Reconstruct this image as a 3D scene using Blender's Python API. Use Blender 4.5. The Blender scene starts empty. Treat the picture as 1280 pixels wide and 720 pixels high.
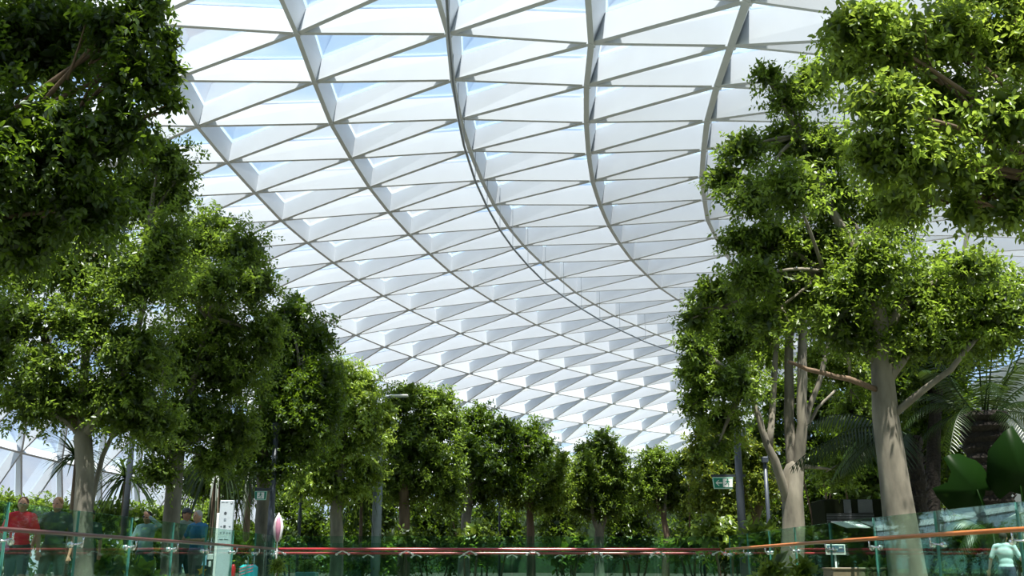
import bpy, math, random
import numpy as np
from mathutils import Vector, Matrix
PI = math.pi
random.seed(7)
SC = bpy.context.scene
COL = SC.collection
F_PX = 1300.0
CAM_Z = 0.65
PITCH = math.atan(348 / 1300.0)
CP, SP = math.cos(PITCH), math.sin(PITCH)

# ------------------------------------------------------------------ helpers
def at(px, py, y):
    """world point seen at pixel (px, py) of the 1280x720 photograph, at distance y ahead"""
    a = (px - 640) / F_PX
    b = (360 - py) / F_PX
    dy = CP - b * SP
    t = y / dy
    return Vector((a * t, y, CAM_Z + (SP + b * CP) * t))

def X(px, y, z=0.0):
    """world x of something seen at column px, distance y, height z"""
    d = y * CP + (z - CAM_Z) * SP
    return (px - 640) / F_PX * d

def tag(o, label=None, cat=None, group=None, kind=None):
    if label: o['label'] = label
    if cat: o['category'] = cat
    if group: o['group'] = group
    if kind: o['kind'] = kind
    return o

def empty(name, loc=(0, 0, 0), rz=0.0):
    o = bpy.data.objects.new(name, None)
    o.location = loc
    o.rotation_euler = (0, 0, rz)
    o.empty_display_size = 0.2
    COL.objects.link(o)
    return o

def link(name, me, mat=None, parent=None, loc=None, rz=None):
    o = bpy.data.objects.new(name, me)
    if mat is not None:
        for m in (mat if isinstance(mat, (list, tuple)) else [mat]):
            me.materials.append(m)
    COL.objects.link(o)
    if parent is not None:
        o.parent = parent
    if loc is not None:
        o.location = loc
    if rz is not None:
        o.rotation_euler = (0, 0, rz)
    return o

class MB:
    """collects shapes and links them as ONE mesh object"""
    def __init__(s):
        s.v = []; s.f = []; s.mi = []
    def add(s, vs, fs, mi=0):
        b = len(s.v)
        s.v.extend([tuple(p) for p in vs])
        for f in fs:
            s.f.append(tuple(b + i for i in f)); s.mi.append(mi)
    def box(s, c, size, rz=0.0, mi=0):
        hx, hy, hz = size[0] / 2, size[1] / 2, size[2] / 2
        ca, sa = math.cos(rz), math.sin(rz)
        vs = []
        for dz in (-hz, hz):
            for dx, dy in ((-hx, -hy), (hx, -hy), (hx, hy), (-hx, hy)):
                vs.append((c[0] + dx * ca - dy * sa, c[1] + dx * sa + dy * ca, c[2] + dz))
        s.add(vs, [(0, 3, 2, 1), (4, 5, 6, 7), (0, 1, 5, 4), (1, 2, 6, 5), (2, 3, 7, 6), (3, 0, 4, 7)], mi)
    def bbox(s, c, size, bev=0.01, mi=0):
        """box with chamfered vertical edges and rims"""
        hx, hy, hz = size[0] / 2, size[1] / 2, size[2] / 2
        b = min(bev, hx * .8, hy * .8, hz * .8)
        rings = []
        for z, q in ((-hz, b), (-hz + b, 0), (hz - b, 0), (hz, b)):
            x0, y0 = hx - q, hy - q
            rings.append([(c[0] + x, c[1] + y, c[2] + z) for x, y in
                          ((-x0 + b, -y0), (x0 - b, -y0), (x0, -y0 + b), (x0, y0 - b),
                           (x0 - b, y0), (-x0 + b, y0), (-x0, y0 - b), (-x0, -y0 + b))])
        vs = [p for r in rings for p in r]
        fs = [tuple(range(7, -1, -1)), tuple(range(24, 32))]
        for k in range(3):
            for i in range(8):
                j = (i + 1) % 8
                fs.append((k * 8 + i, k * 8 + j, k * 8 + 8 + j, k * 8 + 8 + i))
        s.add(vs, fs, mi)
    def tube(s, pts, rad, seg=8, caps=True, mi=0, knob=0.0, rnd=None):
        pts = [Vector(p) for p in pts]
        n = len(pts)
        if not isinstance(rad, (list, tuple)): rad = [rad] * n
        t0 = (pts[1] - pts[0]).normalized()
        up = Vector((0, 0, 1)) if abs(t0.z) < .9 else Vector((0, 1, 0))
        u = t0.cross(up).normalized()
        vs = []
        for k in range(n):
            t = (pts[min(k + 1, n - 1)] - pts[max(k - 1, 0)]).normalized()
            u = (u - t * u.dot(t)).normalized()
            w = t.cross(u)
            for i in range(seg):
                a = 2 * PI * i / seg
                r = rad[k]
                if knob: r *= 1 + knob * (math.sin(3 * a + k * .7) * .5 + (rnd or random).uniform(-.5, .5))
                vs.append(pts[k] + (u * math.cos(a) + w * math.sin(a)) * r)
        fs = []
        for k in range(n - 1):
            for i in range(seg):
                j = (i + 1) % seg
                fs.append((k * seg + i, k * seg + j, (k + 1) * seg + j, (k + 1) * seg + i))
        if caps:
            fs.append(tuple(range(seg - 1, -1, -1)))
            fs.append(tuple(range((n - 1) * seg, n * seg)))
        s.add(vs, fs, mi)
    def ell(s, c, r, nu=12, nv=8, mi=0, zmin=-1.0):
        vs = []; fs = []
        for k in range(nv + 1):
            th = -PI / 2 + PI * k / nv
            zz = max(math.sin(th), zmin)
            for i in range(nu):
                a = 2 * PI * i / nu
                vs.append((c[0] + r[0] * math.cos(th) * math.cos(a), c[1] + r[1] * math.cos(th) * math.sin(a), c[2] + r[2] * zz))
        for k in range(nv):
            for i in range(nu):
                j = (i + 1) % nu
                fs.append((k * nu + i, k * nu + j, (k + 1) * nu + j, (k + 1) * nu + i))
        s.add(vs, fs, mi)
    def prism(s, poly, origin, ux, uz, un, th, mi=0):
        """flat outline poly [(x,z)] thickened by th"""
        o = Vector(origin); n = len(poly)
        a = [o + ux * p[0] + uz * p[1] for p in poly]
        b = [p + un * th for p in a]
        fs = [tuple(range(n)), tuple(range(2 * n - 1, n - 1, -1))]
        for i in range(n):
            j = (i + 1) % n
            fs.append((i, i + n, j + n, j))
        s.add(a + b, fs, mi)
    def build(s, name, mat=None, parent=None, smooth=False, loc=None, rz=None):
        me = bpy.data.meshes.new(name)
        me.from_pydata(s.v, [], s.f)
        o = link(name, me, mat, parent, loc, rz)
        if any(s.mi): me.polygons.foreach_set('material_index', s.mi)
        if smooth: me.polygons.foreach_set('use_smooth', [True] * len(me.polygons))
        me.update()
        return o

# ------------------------------------------------------------------ materials
def new_mat(name):
    m = bpy.data.materials.new(name); m.use_nodes = True
    nt = m.node_tree; nt.nodes.clear()
    out = nt.nodes.new('ShaderNodeOutputMaterial')
    return m, nt, out

def mat(name, col, rough=.6, metal=0.0, var=.12, scale=8.0, bump=0.0, spec=.5, stretch=None):
    m, nt, out = new_mat(name)
    p = nt.nodes.new('ShaderNodeBsdfPrincipled')
    p.inputs['Roughness'].default_value = rough
    p.inputs['Metallic'].default_value = metal
    p.inputs['Specular IOR Level'].default_value = spec
    tc = nt.nodes.new('ShaderNodeTexCoord')
    nz = nt.nodes.new('ShaderNodeTexNoise'); nz.inputs['Scale'].default_value = scale
    nz.inputs['Detail'].default_value = 4
    src = tc.outputs['Object']
    if stretch:
        mp = nt.nodes.new('ShaderNodeMapping'); mp.inputs['Scale'].default_value = stretch
        nt.links.new(src, mp.inputs['Vector']); src = mp.outputs['Vector']
    nt.links.new(src, nz.inputs['Vector'])
    rp = nt.nodes.new('ShaderNodeValToRGB')
    rp.color_ramp.elements[0].position = .3; rp.color_ramp.elements[1].position = .7
    c = Vector(col[:3])
    rp.color_ramp.elements[0].color = (*(c * (1 - var)), 1)
    rp.color_ramp.elements[1].color = (*[min(1, q * (1 + var)) for q in c], 1)
    nt.links.new(nz.outputs['Fac'], rp.inputs['Fac'])
    nt.links.new(rp.outputs['Color'], p.inputs['Base Color'])
    if bump:
        b = nt.nodes.new('ShaderNodeBump'); b.inputs['Strength'].default_value = bump
        b.inputs['Distance'].default_value = .03
        nt.links.new(nz.outputs['Fac'], b.inputs['Height'])
        nt.links.new(b.outputs['Normal'], p.inputs['Normal'])
    nt.links.new(p.outputs['BSDF'], out.inputs['Surface'])
    return m

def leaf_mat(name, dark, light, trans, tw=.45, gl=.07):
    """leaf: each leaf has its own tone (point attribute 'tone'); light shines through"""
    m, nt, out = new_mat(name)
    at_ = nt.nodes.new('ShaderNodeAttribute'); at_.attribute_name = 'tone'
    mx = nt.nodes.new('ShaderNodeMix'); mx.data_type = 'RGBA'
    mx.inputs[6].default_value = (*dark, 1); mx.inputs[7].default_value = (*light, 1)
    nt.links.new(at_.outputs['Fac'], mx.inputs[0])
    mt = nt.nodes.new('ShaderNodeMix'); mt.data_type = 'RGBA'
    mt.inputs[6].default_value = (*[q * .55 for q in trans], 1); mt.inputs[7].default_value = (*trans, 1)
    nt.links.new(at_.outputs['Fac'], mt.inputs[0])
    d = nt.nodes.new('ShaderNodeBsdfDiffuse'); t = nt.nodes.new('ShaderNodeBsdfTranslucent')
    nt.links.new(mx.outputs[2], d.inputs['Color']); nt.links.new(mt.outputs[2], t.inputs['Color'])
    s1 = nt.nodes.new('ShaderNodeMixShader'); s1.inputs[0].default_value = tw
    nt.links.new(d.outputs[0], s1.inputs[1]); nt.links.new(t.outputs[0], s1.inputs[2])
    g = nt.nodes.new('ShaderNodeBsdfGlossy'); g.inputs['Roughness'].default_value = .38
    g.inputs['Color'].default_value = (.9, .95, .9, 1)
    s2 = nt.nodes.new('ShaderNodeMixShader'); s2.inputs[0].default_value = gl
    nt.links.new(s1.outputs[0], s2.inputs[1]); nt.links.new(g.outputs[0], s2.inputs[2])
    nt.links.new(s2.outputs[0], out.inputs['Surface'])
    return m

def glass_mat(name, tint, refl=.06, rough=.02, white=0.0):
    m, nt, out = new_mat(name)
    t = nt.nodes.new('ShaderNodeBsdfTransparent'); t.inputs['Color'].default_value = (*tint, 1)
    g = nt.nodes.new('ShaderNodeBsdfGlossy'); g.inputs['Roughness'].default_value = rough
    g.inputs['Color'].default_value = (.85, 1, .96, 1)
    lw = nt.nodes.new('ShaderNodeLayerWeight'); lw.inputs['Blend'].default_value = .25
    mm = nt.nodes.new('ShaderNodeMath'); mm.operation = 'MULTIPLY_ADD'
    mm.inputs[1].default_value = .2; mm.inputs[2].default_value = refl
    nt.links.new(lw.outputs['Fresnel'], mm.inputs[0])
    s = nt.nodes.new('ShaderNodeMixShader')
    nt.links.new(mm.outputs[0], s.inputs[0])
    nt.links.new(t.outputs[0], s.inputs[1]); nt.links.new(g.outputs[0], s.inputs[2])
    last = s
    if white:
        tl = nt.nodes.new('ShaderNodeBsdfTranslucent'); tl.inputs['Color'].default_value = (.9, .95, .97, 1)
        s2 = nt.nodes.new('ShaderNodeMixShader'); s2.inputs[0].default_value = white
        nt.links.new(s.outputs[0], s2.inputs[1]); nt.links.new(tl.outputs[0], s2.inputs[2])
        last = s2
    nt.links.new(last.outputs[0], out.inputs['Surface'])
    return m

M = {}
M['steel_white'] = mat('white painted steel', (.585, .62, .65), .5, var=.03, scale=.6)
M['seal'] = mat('grey glazing seal', (.10, .115, .13), .6, var=.05)
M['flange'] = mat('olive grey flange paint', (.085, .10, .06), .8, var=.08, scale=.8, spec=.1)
M['roof_glass'] = glass_mat('clear roof glass', (.965, .98, 1.0), .03, .05, white=.0)
M['glass'] = glass_mat('green tinted balustrade glass', (.79, .925, .875), .05)
M['glass_edge'] = mat('polished green glass edge', (.09, .26, .22), .25, var=.1)
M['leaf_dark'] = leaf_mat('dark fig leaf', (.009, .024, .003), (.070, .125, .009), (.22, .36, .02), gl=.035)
M['leaf_mid'] = leaf_mat('mid green fig leaf', (.011, .028, .003), (.135, .205, .022), (.35, .52, .05), gl=.035)
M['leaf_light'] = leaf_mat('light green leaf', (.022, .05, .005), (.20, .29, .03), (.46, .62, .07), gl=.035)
M['leaf_olive'] = leaf_mat('yellow green leaf', (.03, .06, .006), (.16, .215, .02), (.40, .48, .05), gl=.03)
M['leaf_palm'] = leaf_mat('palm frond green', (.014, .032, .007), (.055, .10, .016), (.10, .17, .02), .3, .03)
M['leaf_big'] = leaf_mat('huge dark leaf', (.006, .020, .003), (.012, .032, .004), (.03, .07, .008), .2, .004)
M['bark_pale'] = mat('pale grey fig bark', (.165, .15, .115), .9, var=.5, scale=5, bump=.5, stretch=(1, 1, .35))
M['bark_brown'] = mat('brown bark', (.14, .095, .06), .9, var=.4, scale=6, bump=.6, stretch=(1, 1, .3))
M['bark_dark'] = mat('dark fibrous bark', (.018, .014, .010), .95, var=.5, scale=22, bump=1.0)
M['pole'] = mat('dark blue grey painted steel', (.045, .055, .07), .4, var=.1)
M['pole_grey'] = mat('grey painted steel', (.18, .21, .24), .4, var=.08)
M['rail_red'] = mat('red lacquered handrail', (.34, .03, .035), .22, var=.08, spec=.8)
M['rail_wood'] = mat('orange brown timber handrail', (.48, .15, .035), .35, var=.25, scale=12, stretch=(1, .15, 1))
M['steel_bright'] = mat('bright satin steel', (.82, .83, .82), .35, .25, var=.03)
M['chrome'] = mat('brushed stainless steel', (.75, .76, .76), .22, 1.0, var=.04)
M['floor'] = mat('grey stone paving', (.17, .18, .13), .8, var=.15, scale=1.2)
M['soil'] = mat('dark planting soil', (.05, .04, .025), .95, var=.4, scale=14, bump=.6)
M['white_wall'] = mat('white plaster wall', (.80, .81, .80), .8, var=.02, scale=.5)
M['white'] = mat('white paint', (.8, .8, .78), .5, var=.03)
M['sign_green'] = mat('exit sign green', (.01, .22, .14), .4, var=.03)
M['sign_rim'] = mat('pale green sign rim', (.5, .75, .65), .4, var=.03)
M['board'] = mat('light grey sign panel', (.50, .56, .60), .45, var=.03)
M['ink'] = mat('dark print', (.05, .06, .07), .6, var=.05)
M['ink_grey'] = mat('grey print', (.22, .26, .30), .6, var=.05)

# ------------------------------------------------------------------ numpy leaves
def leaf_mesh(name, P, D, Nn, L, wr, tone, mat_, parent, six=False):
    """one mesh of n folded leaves: base points P, axis D, face normal Nn, length L"""
    n = len(P)
    D = D / np.linalg.norm(D, axis=1, keepdims=True)
    S = np.cross(D, Nn); S /= np.maximum(np.linalg.norm(S, axis=1, keepdims=True), 1e-6)
    U = np.cross(S, D)
    Lc = L[:, None]
    if six:
        k = 6
        V = np.empty((n, 6, 3), np.float32)
        V[:, 0] = P
        V[:, 1] = P + D * Lc * .33 + S * Lc * wr * .5 + U * Lc * .05
        V[:, 2] = P + D * Lc * .68 + S * Lc * wr * .40 + U * Lc * .03
        V[:, 3] = P + D * Lc - U * Lc * .10
        V[:, 4] = P + D * Lc * .68 - S * Lc * wr * .40 + U * Lc * .03
        V[:, 5] = P + D * Lc * .33 - S * Lc * wr * .5 + U * Lc * .05
        q = np.array([0, 1, 2, 3, 0, 3, 4, 5], np.int32); nf = 2; nl = 8; tot = 4
    else:
        k = 4
        V = np.empty((n, 4, 3), np.float32)
        V[:, 0] = P
        V[:, 1] = P + D * Lc * .45 + S * Lc * wr * .5 + U * Lc * .06
        V[:, 2] = P + D * Lc
        V[:, 3] = P + D * Lc * .45 - S * Lc * wr * .5 + U * Lc * .06
        q = np.array([0, 1, 2, 0, 2, 3], np.int32); nf = 2; nl = 6; tot = 3
    me = bpy.data.meshes.new(name)
    me.vertices.add(n * k); me.vertices.foreach_set('co', V.ravel())
    idx = (q[None, :] + (np.arange(n, dtype=np.int32) * k)[:, None]).ravel()
    me.loops.add(n * nl); me.loops.foreach_set('vertex_index', idx)
    me.polygons.add(n * nf)
    me.polygons.foreach_set('loop_start', np.arange(0, n * nl, tot, dtype=np.int32))
    me.polygons.foreach_set('loop_total', np.full(n * nf, tot, np.int32))
    a = me.attributes.new('tone', 'FLOAT', 'POINT')
    a.data.foreach_set('value', np.repeat(tone.astype(np.float32), k))
    me.update()
    return link(name, me, mat_, parent)

def unit(rng, n):
    v = rng.normal(size=(n, 3)); return v / np.linalg.norm(v, axis=1, keepdims=True)

LEAVES = [0]
def foliage(name, blobs, leaf, mat_, parent, seed, dens=1.0, wr=.46, inner=True, droop=.35, six=False, mleaf=12, tone_bias=0.0):
    """blobs: (centre xyz, radii xyz) in the parent's space -> one leafy mesh made of sprigs"""
    rng = np.random.default_rng(seed)
    Ps, Ds, Ns, Ls, Ts = [], [], [], [], []
    for (c, r) in blobs:
        c = np.array(c); r = np.array(r)
        rm = (r[0] * r[1] + r[1] * r[2] + r[0] * r[2]) / 3
        ns = int(dens * 1.25 * 4 * PI * rm / (leaf * leaf * wr * .55) / mleaf) + 4
        u = unit(rng, ns)
        ph = rng.uniform(0, 6.28, 6)
        lump = 1 + .20 * np.sin(u[:, 0] * 5 + ph[0]) * np.sin(u[:, 1] * 5 + ph[1]) + .18 * np.sin(u[:, 2] * 6 + ph[2] + u[:, 0] * 3) + .08 * np.sin(u[:, 1] * 11 + ph[3])
        f = (1 - .55 * rng.random(ns) ** 1.6) * lump + rng.exponential(.035, ns)
        sc = c + u * r * f[:, None]
        ax = u * np.array([1, 1, .8]) + rng.normal(size=(ns, 3)) * .55 + np.array([0, 0, .15])
        ax /= np.linalg.norm(ax, axis=1, keepdims=True)
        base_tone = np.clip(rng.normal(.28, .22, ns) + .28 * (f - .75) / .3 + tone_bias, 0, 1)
        t = np.linspace(0, 1, mleaf)
        sl = leaf * rng.uniform(2.2, 4.2, ns)
        pos = sc[:, None, :] + ax[:, None, :] * (t[None, :] - .5)[:, :, None] * sl[:, None, None]
        pos[:, :, 2] -= (t[None, :] ** 2) * sl[:, None] * .25
        side = np.cross(ax, rng.normal(size=(ns, 3))); side /= np.linalg.norm(side, axis=1, keepdims=True)
        side2 = np.cross(ax, side)
        ang = (np.arange(mleaf) * 2.4)[None, :] + rng.uniform(0, 6.28, ns)[:, None]
        per = side[:, None, :] * np.cos(ang)[:, :, None] + side2[:, None, :] * np.sin(ang)[:, :, None]
        dd = ax[:, None, :] * .45 + per * .9 + rng.normal(size=(ns, mleaf, 3)) * .25
        dd[:, :, 2] -= droop
        nn = np.array([0, 0, 1.0]) + rng.normal(size=(ns, mleaf, 3)) * .55
        Ps.append(pos.reshape(-1, 3)); Ds.append(dd.reshape(-1, 3)); Ns.append(nn.reshape(-1, 3))
        Ls.append(leaf * rng.uniform(.65, 1.25, ns * mleaf))
        Ts.append(np.clip(np.repeat(base_tone, mleaf) + rng.normal(0, .12, ns * mleaf), 0, 1))
        if inner:   # oversized dark leaves added deep in the crown to block light
            ni = int(4 * PI * rm * 2.4 / (leaf * leaf * 5 * .5)) + 10
            u = unit(rng, ni)
            Ps.append(c + u * r * (.62 * rng.random(ni)[:, None] ** .4)); Ds.append(rng.normal(size=(ni, 3)))
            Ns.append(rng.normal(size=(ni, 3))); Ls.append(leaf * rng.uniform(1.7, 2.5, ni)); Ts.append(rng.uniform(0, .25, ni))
    P = np.concatenate(Ps); LEAVES[0] += len(P)
    return leaf_mesh(name, P, np.concatenate(Ds), np.concatenate(Ns), np.concatenate(Ls), wr, np.concatenate(Ts), mat_, parent, six)

# ------------------------------------------------------------------ camera and light
cam = bpy.data.cameras.new('camera'); co = bpy.data.objects.new('camera', cam); COL.objects.link(co)
co.location = (0, 0, CAM_Z); co.rotation_euler = (PI / 2 + PITCH, 0, 0)
cam.sensor_width = 36; cam.lens = 36 * F_PX / 1280; cam.clip_end = 1000
SC.camera = co
SC.view_settings.view_transform = 'Standard'; SC.view_settings.look = 'None'
SC.view_settings.gamma = 1; SC.view_settings.exposure = EXPOSURE = 0.0
SC.view_settings.use_curve_mapping = False
try:
    SC.cycles.transparent_max_bounces = 24; SC.cycles.max_bounces = 7
    SC.cycles.diffuse_bounces = 4; SC.cycles.transmission_bounces = 5; SC.cycles.sample_clamp_indirect = 6
except Exception: pass
w = bpy.data.worlds.new('sky'); SC.world = w; w.use_nodes = True
nt = w.node_tree; nt.nodes.clear()
wo = nt.nodes.new('ShaderNodeOutputWorld'); bg = nt.nodes.new('ShaderNodeBackground')
tc = nt.nodes.new('ShaderNodeTexCoord'); mp = nt.nodes.new('ShaderNodeMapping'); mp.inputs['Scale'].default_value = (1, 1, 2.6)
nz = nt.nodes.new('ShaderNodeTexNoise'); nz.inputs['Scale'].default_value = 3.2; nz.inputs['Detail'].default_value = 6
rp = nt.nodes.new('ShaderNodeValToRGB')
rp.color_ramp.elements[0].position = .44; rp.color_ramp.elements[0].color = (.46, .68, 1.0, 1)
rp.color_ramp.elements[1].position = .66; rp.color_ramp.elements[1].color = (1, 1, 1, 1)
nt.links.new(tc.outputs['Generated'], mp.inputs['Vector']); nt.links.new(mp.outputs['Vector'], nz.inputs['Vector'])
nt.links.new(nz.outputs['Fac'], rp.inputs['Fac']); nt.links.new(rp.outputs['Color'], bg.inputs['Color'])
bg.inputs['Strength'].default_value = 1.05
nt.links.new(bg.outputs['Background'], wo.inputs['Surface'])
sun = bpy.data.lights.new('sun', 'SUN'); sun.energy = 13.5; sun.angle = math.radians(1.0); sun.color = (1, .96, .88)
so = bpy.data.objects.new('sun', sun); COL.objects.link(so)
sd = Vector((.08, -.30, 1.0)).normalized()       # towards the sun
so.rotation_euler = sd.to_track_quat('Z', 'Y').to_euler(); so.location = (0, 0, 60)

# ------------------------------------------------------------------ the setting
M['green_wall'] = mat('planted green wall', (.03, .06, .02), .9, var=.5, scale=3, bump=.5)
wb = MB(); wb.box((0, -24, 9), (90, .5, 18)); tag(wb.build('wall_back', M['green_wall']), kind='structure')
fl = MB(); fl.add([(-150, -60, 0), (150, -60, 0), (150, 260, 0), (-150, 260, 0), (-150, -60, -.3), (150, -60, -.3), (150, 260, -.3), (-150, 260, -.3)],
                  [(0, 1, 2, 3), (7, 6, 5, 4), (0, 4, 5, 1), (1, 5, 6, 2), (2, 6, 7, 3), (3, 7, 4, 0)])
tag(fl.build('floor', M['floor']), kind='structure')
bd = MB(); bd.box((0, 70, .015), (90, 84, .03)); tag(bd.build('floor', M['soil']), kind='structure')
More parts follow.
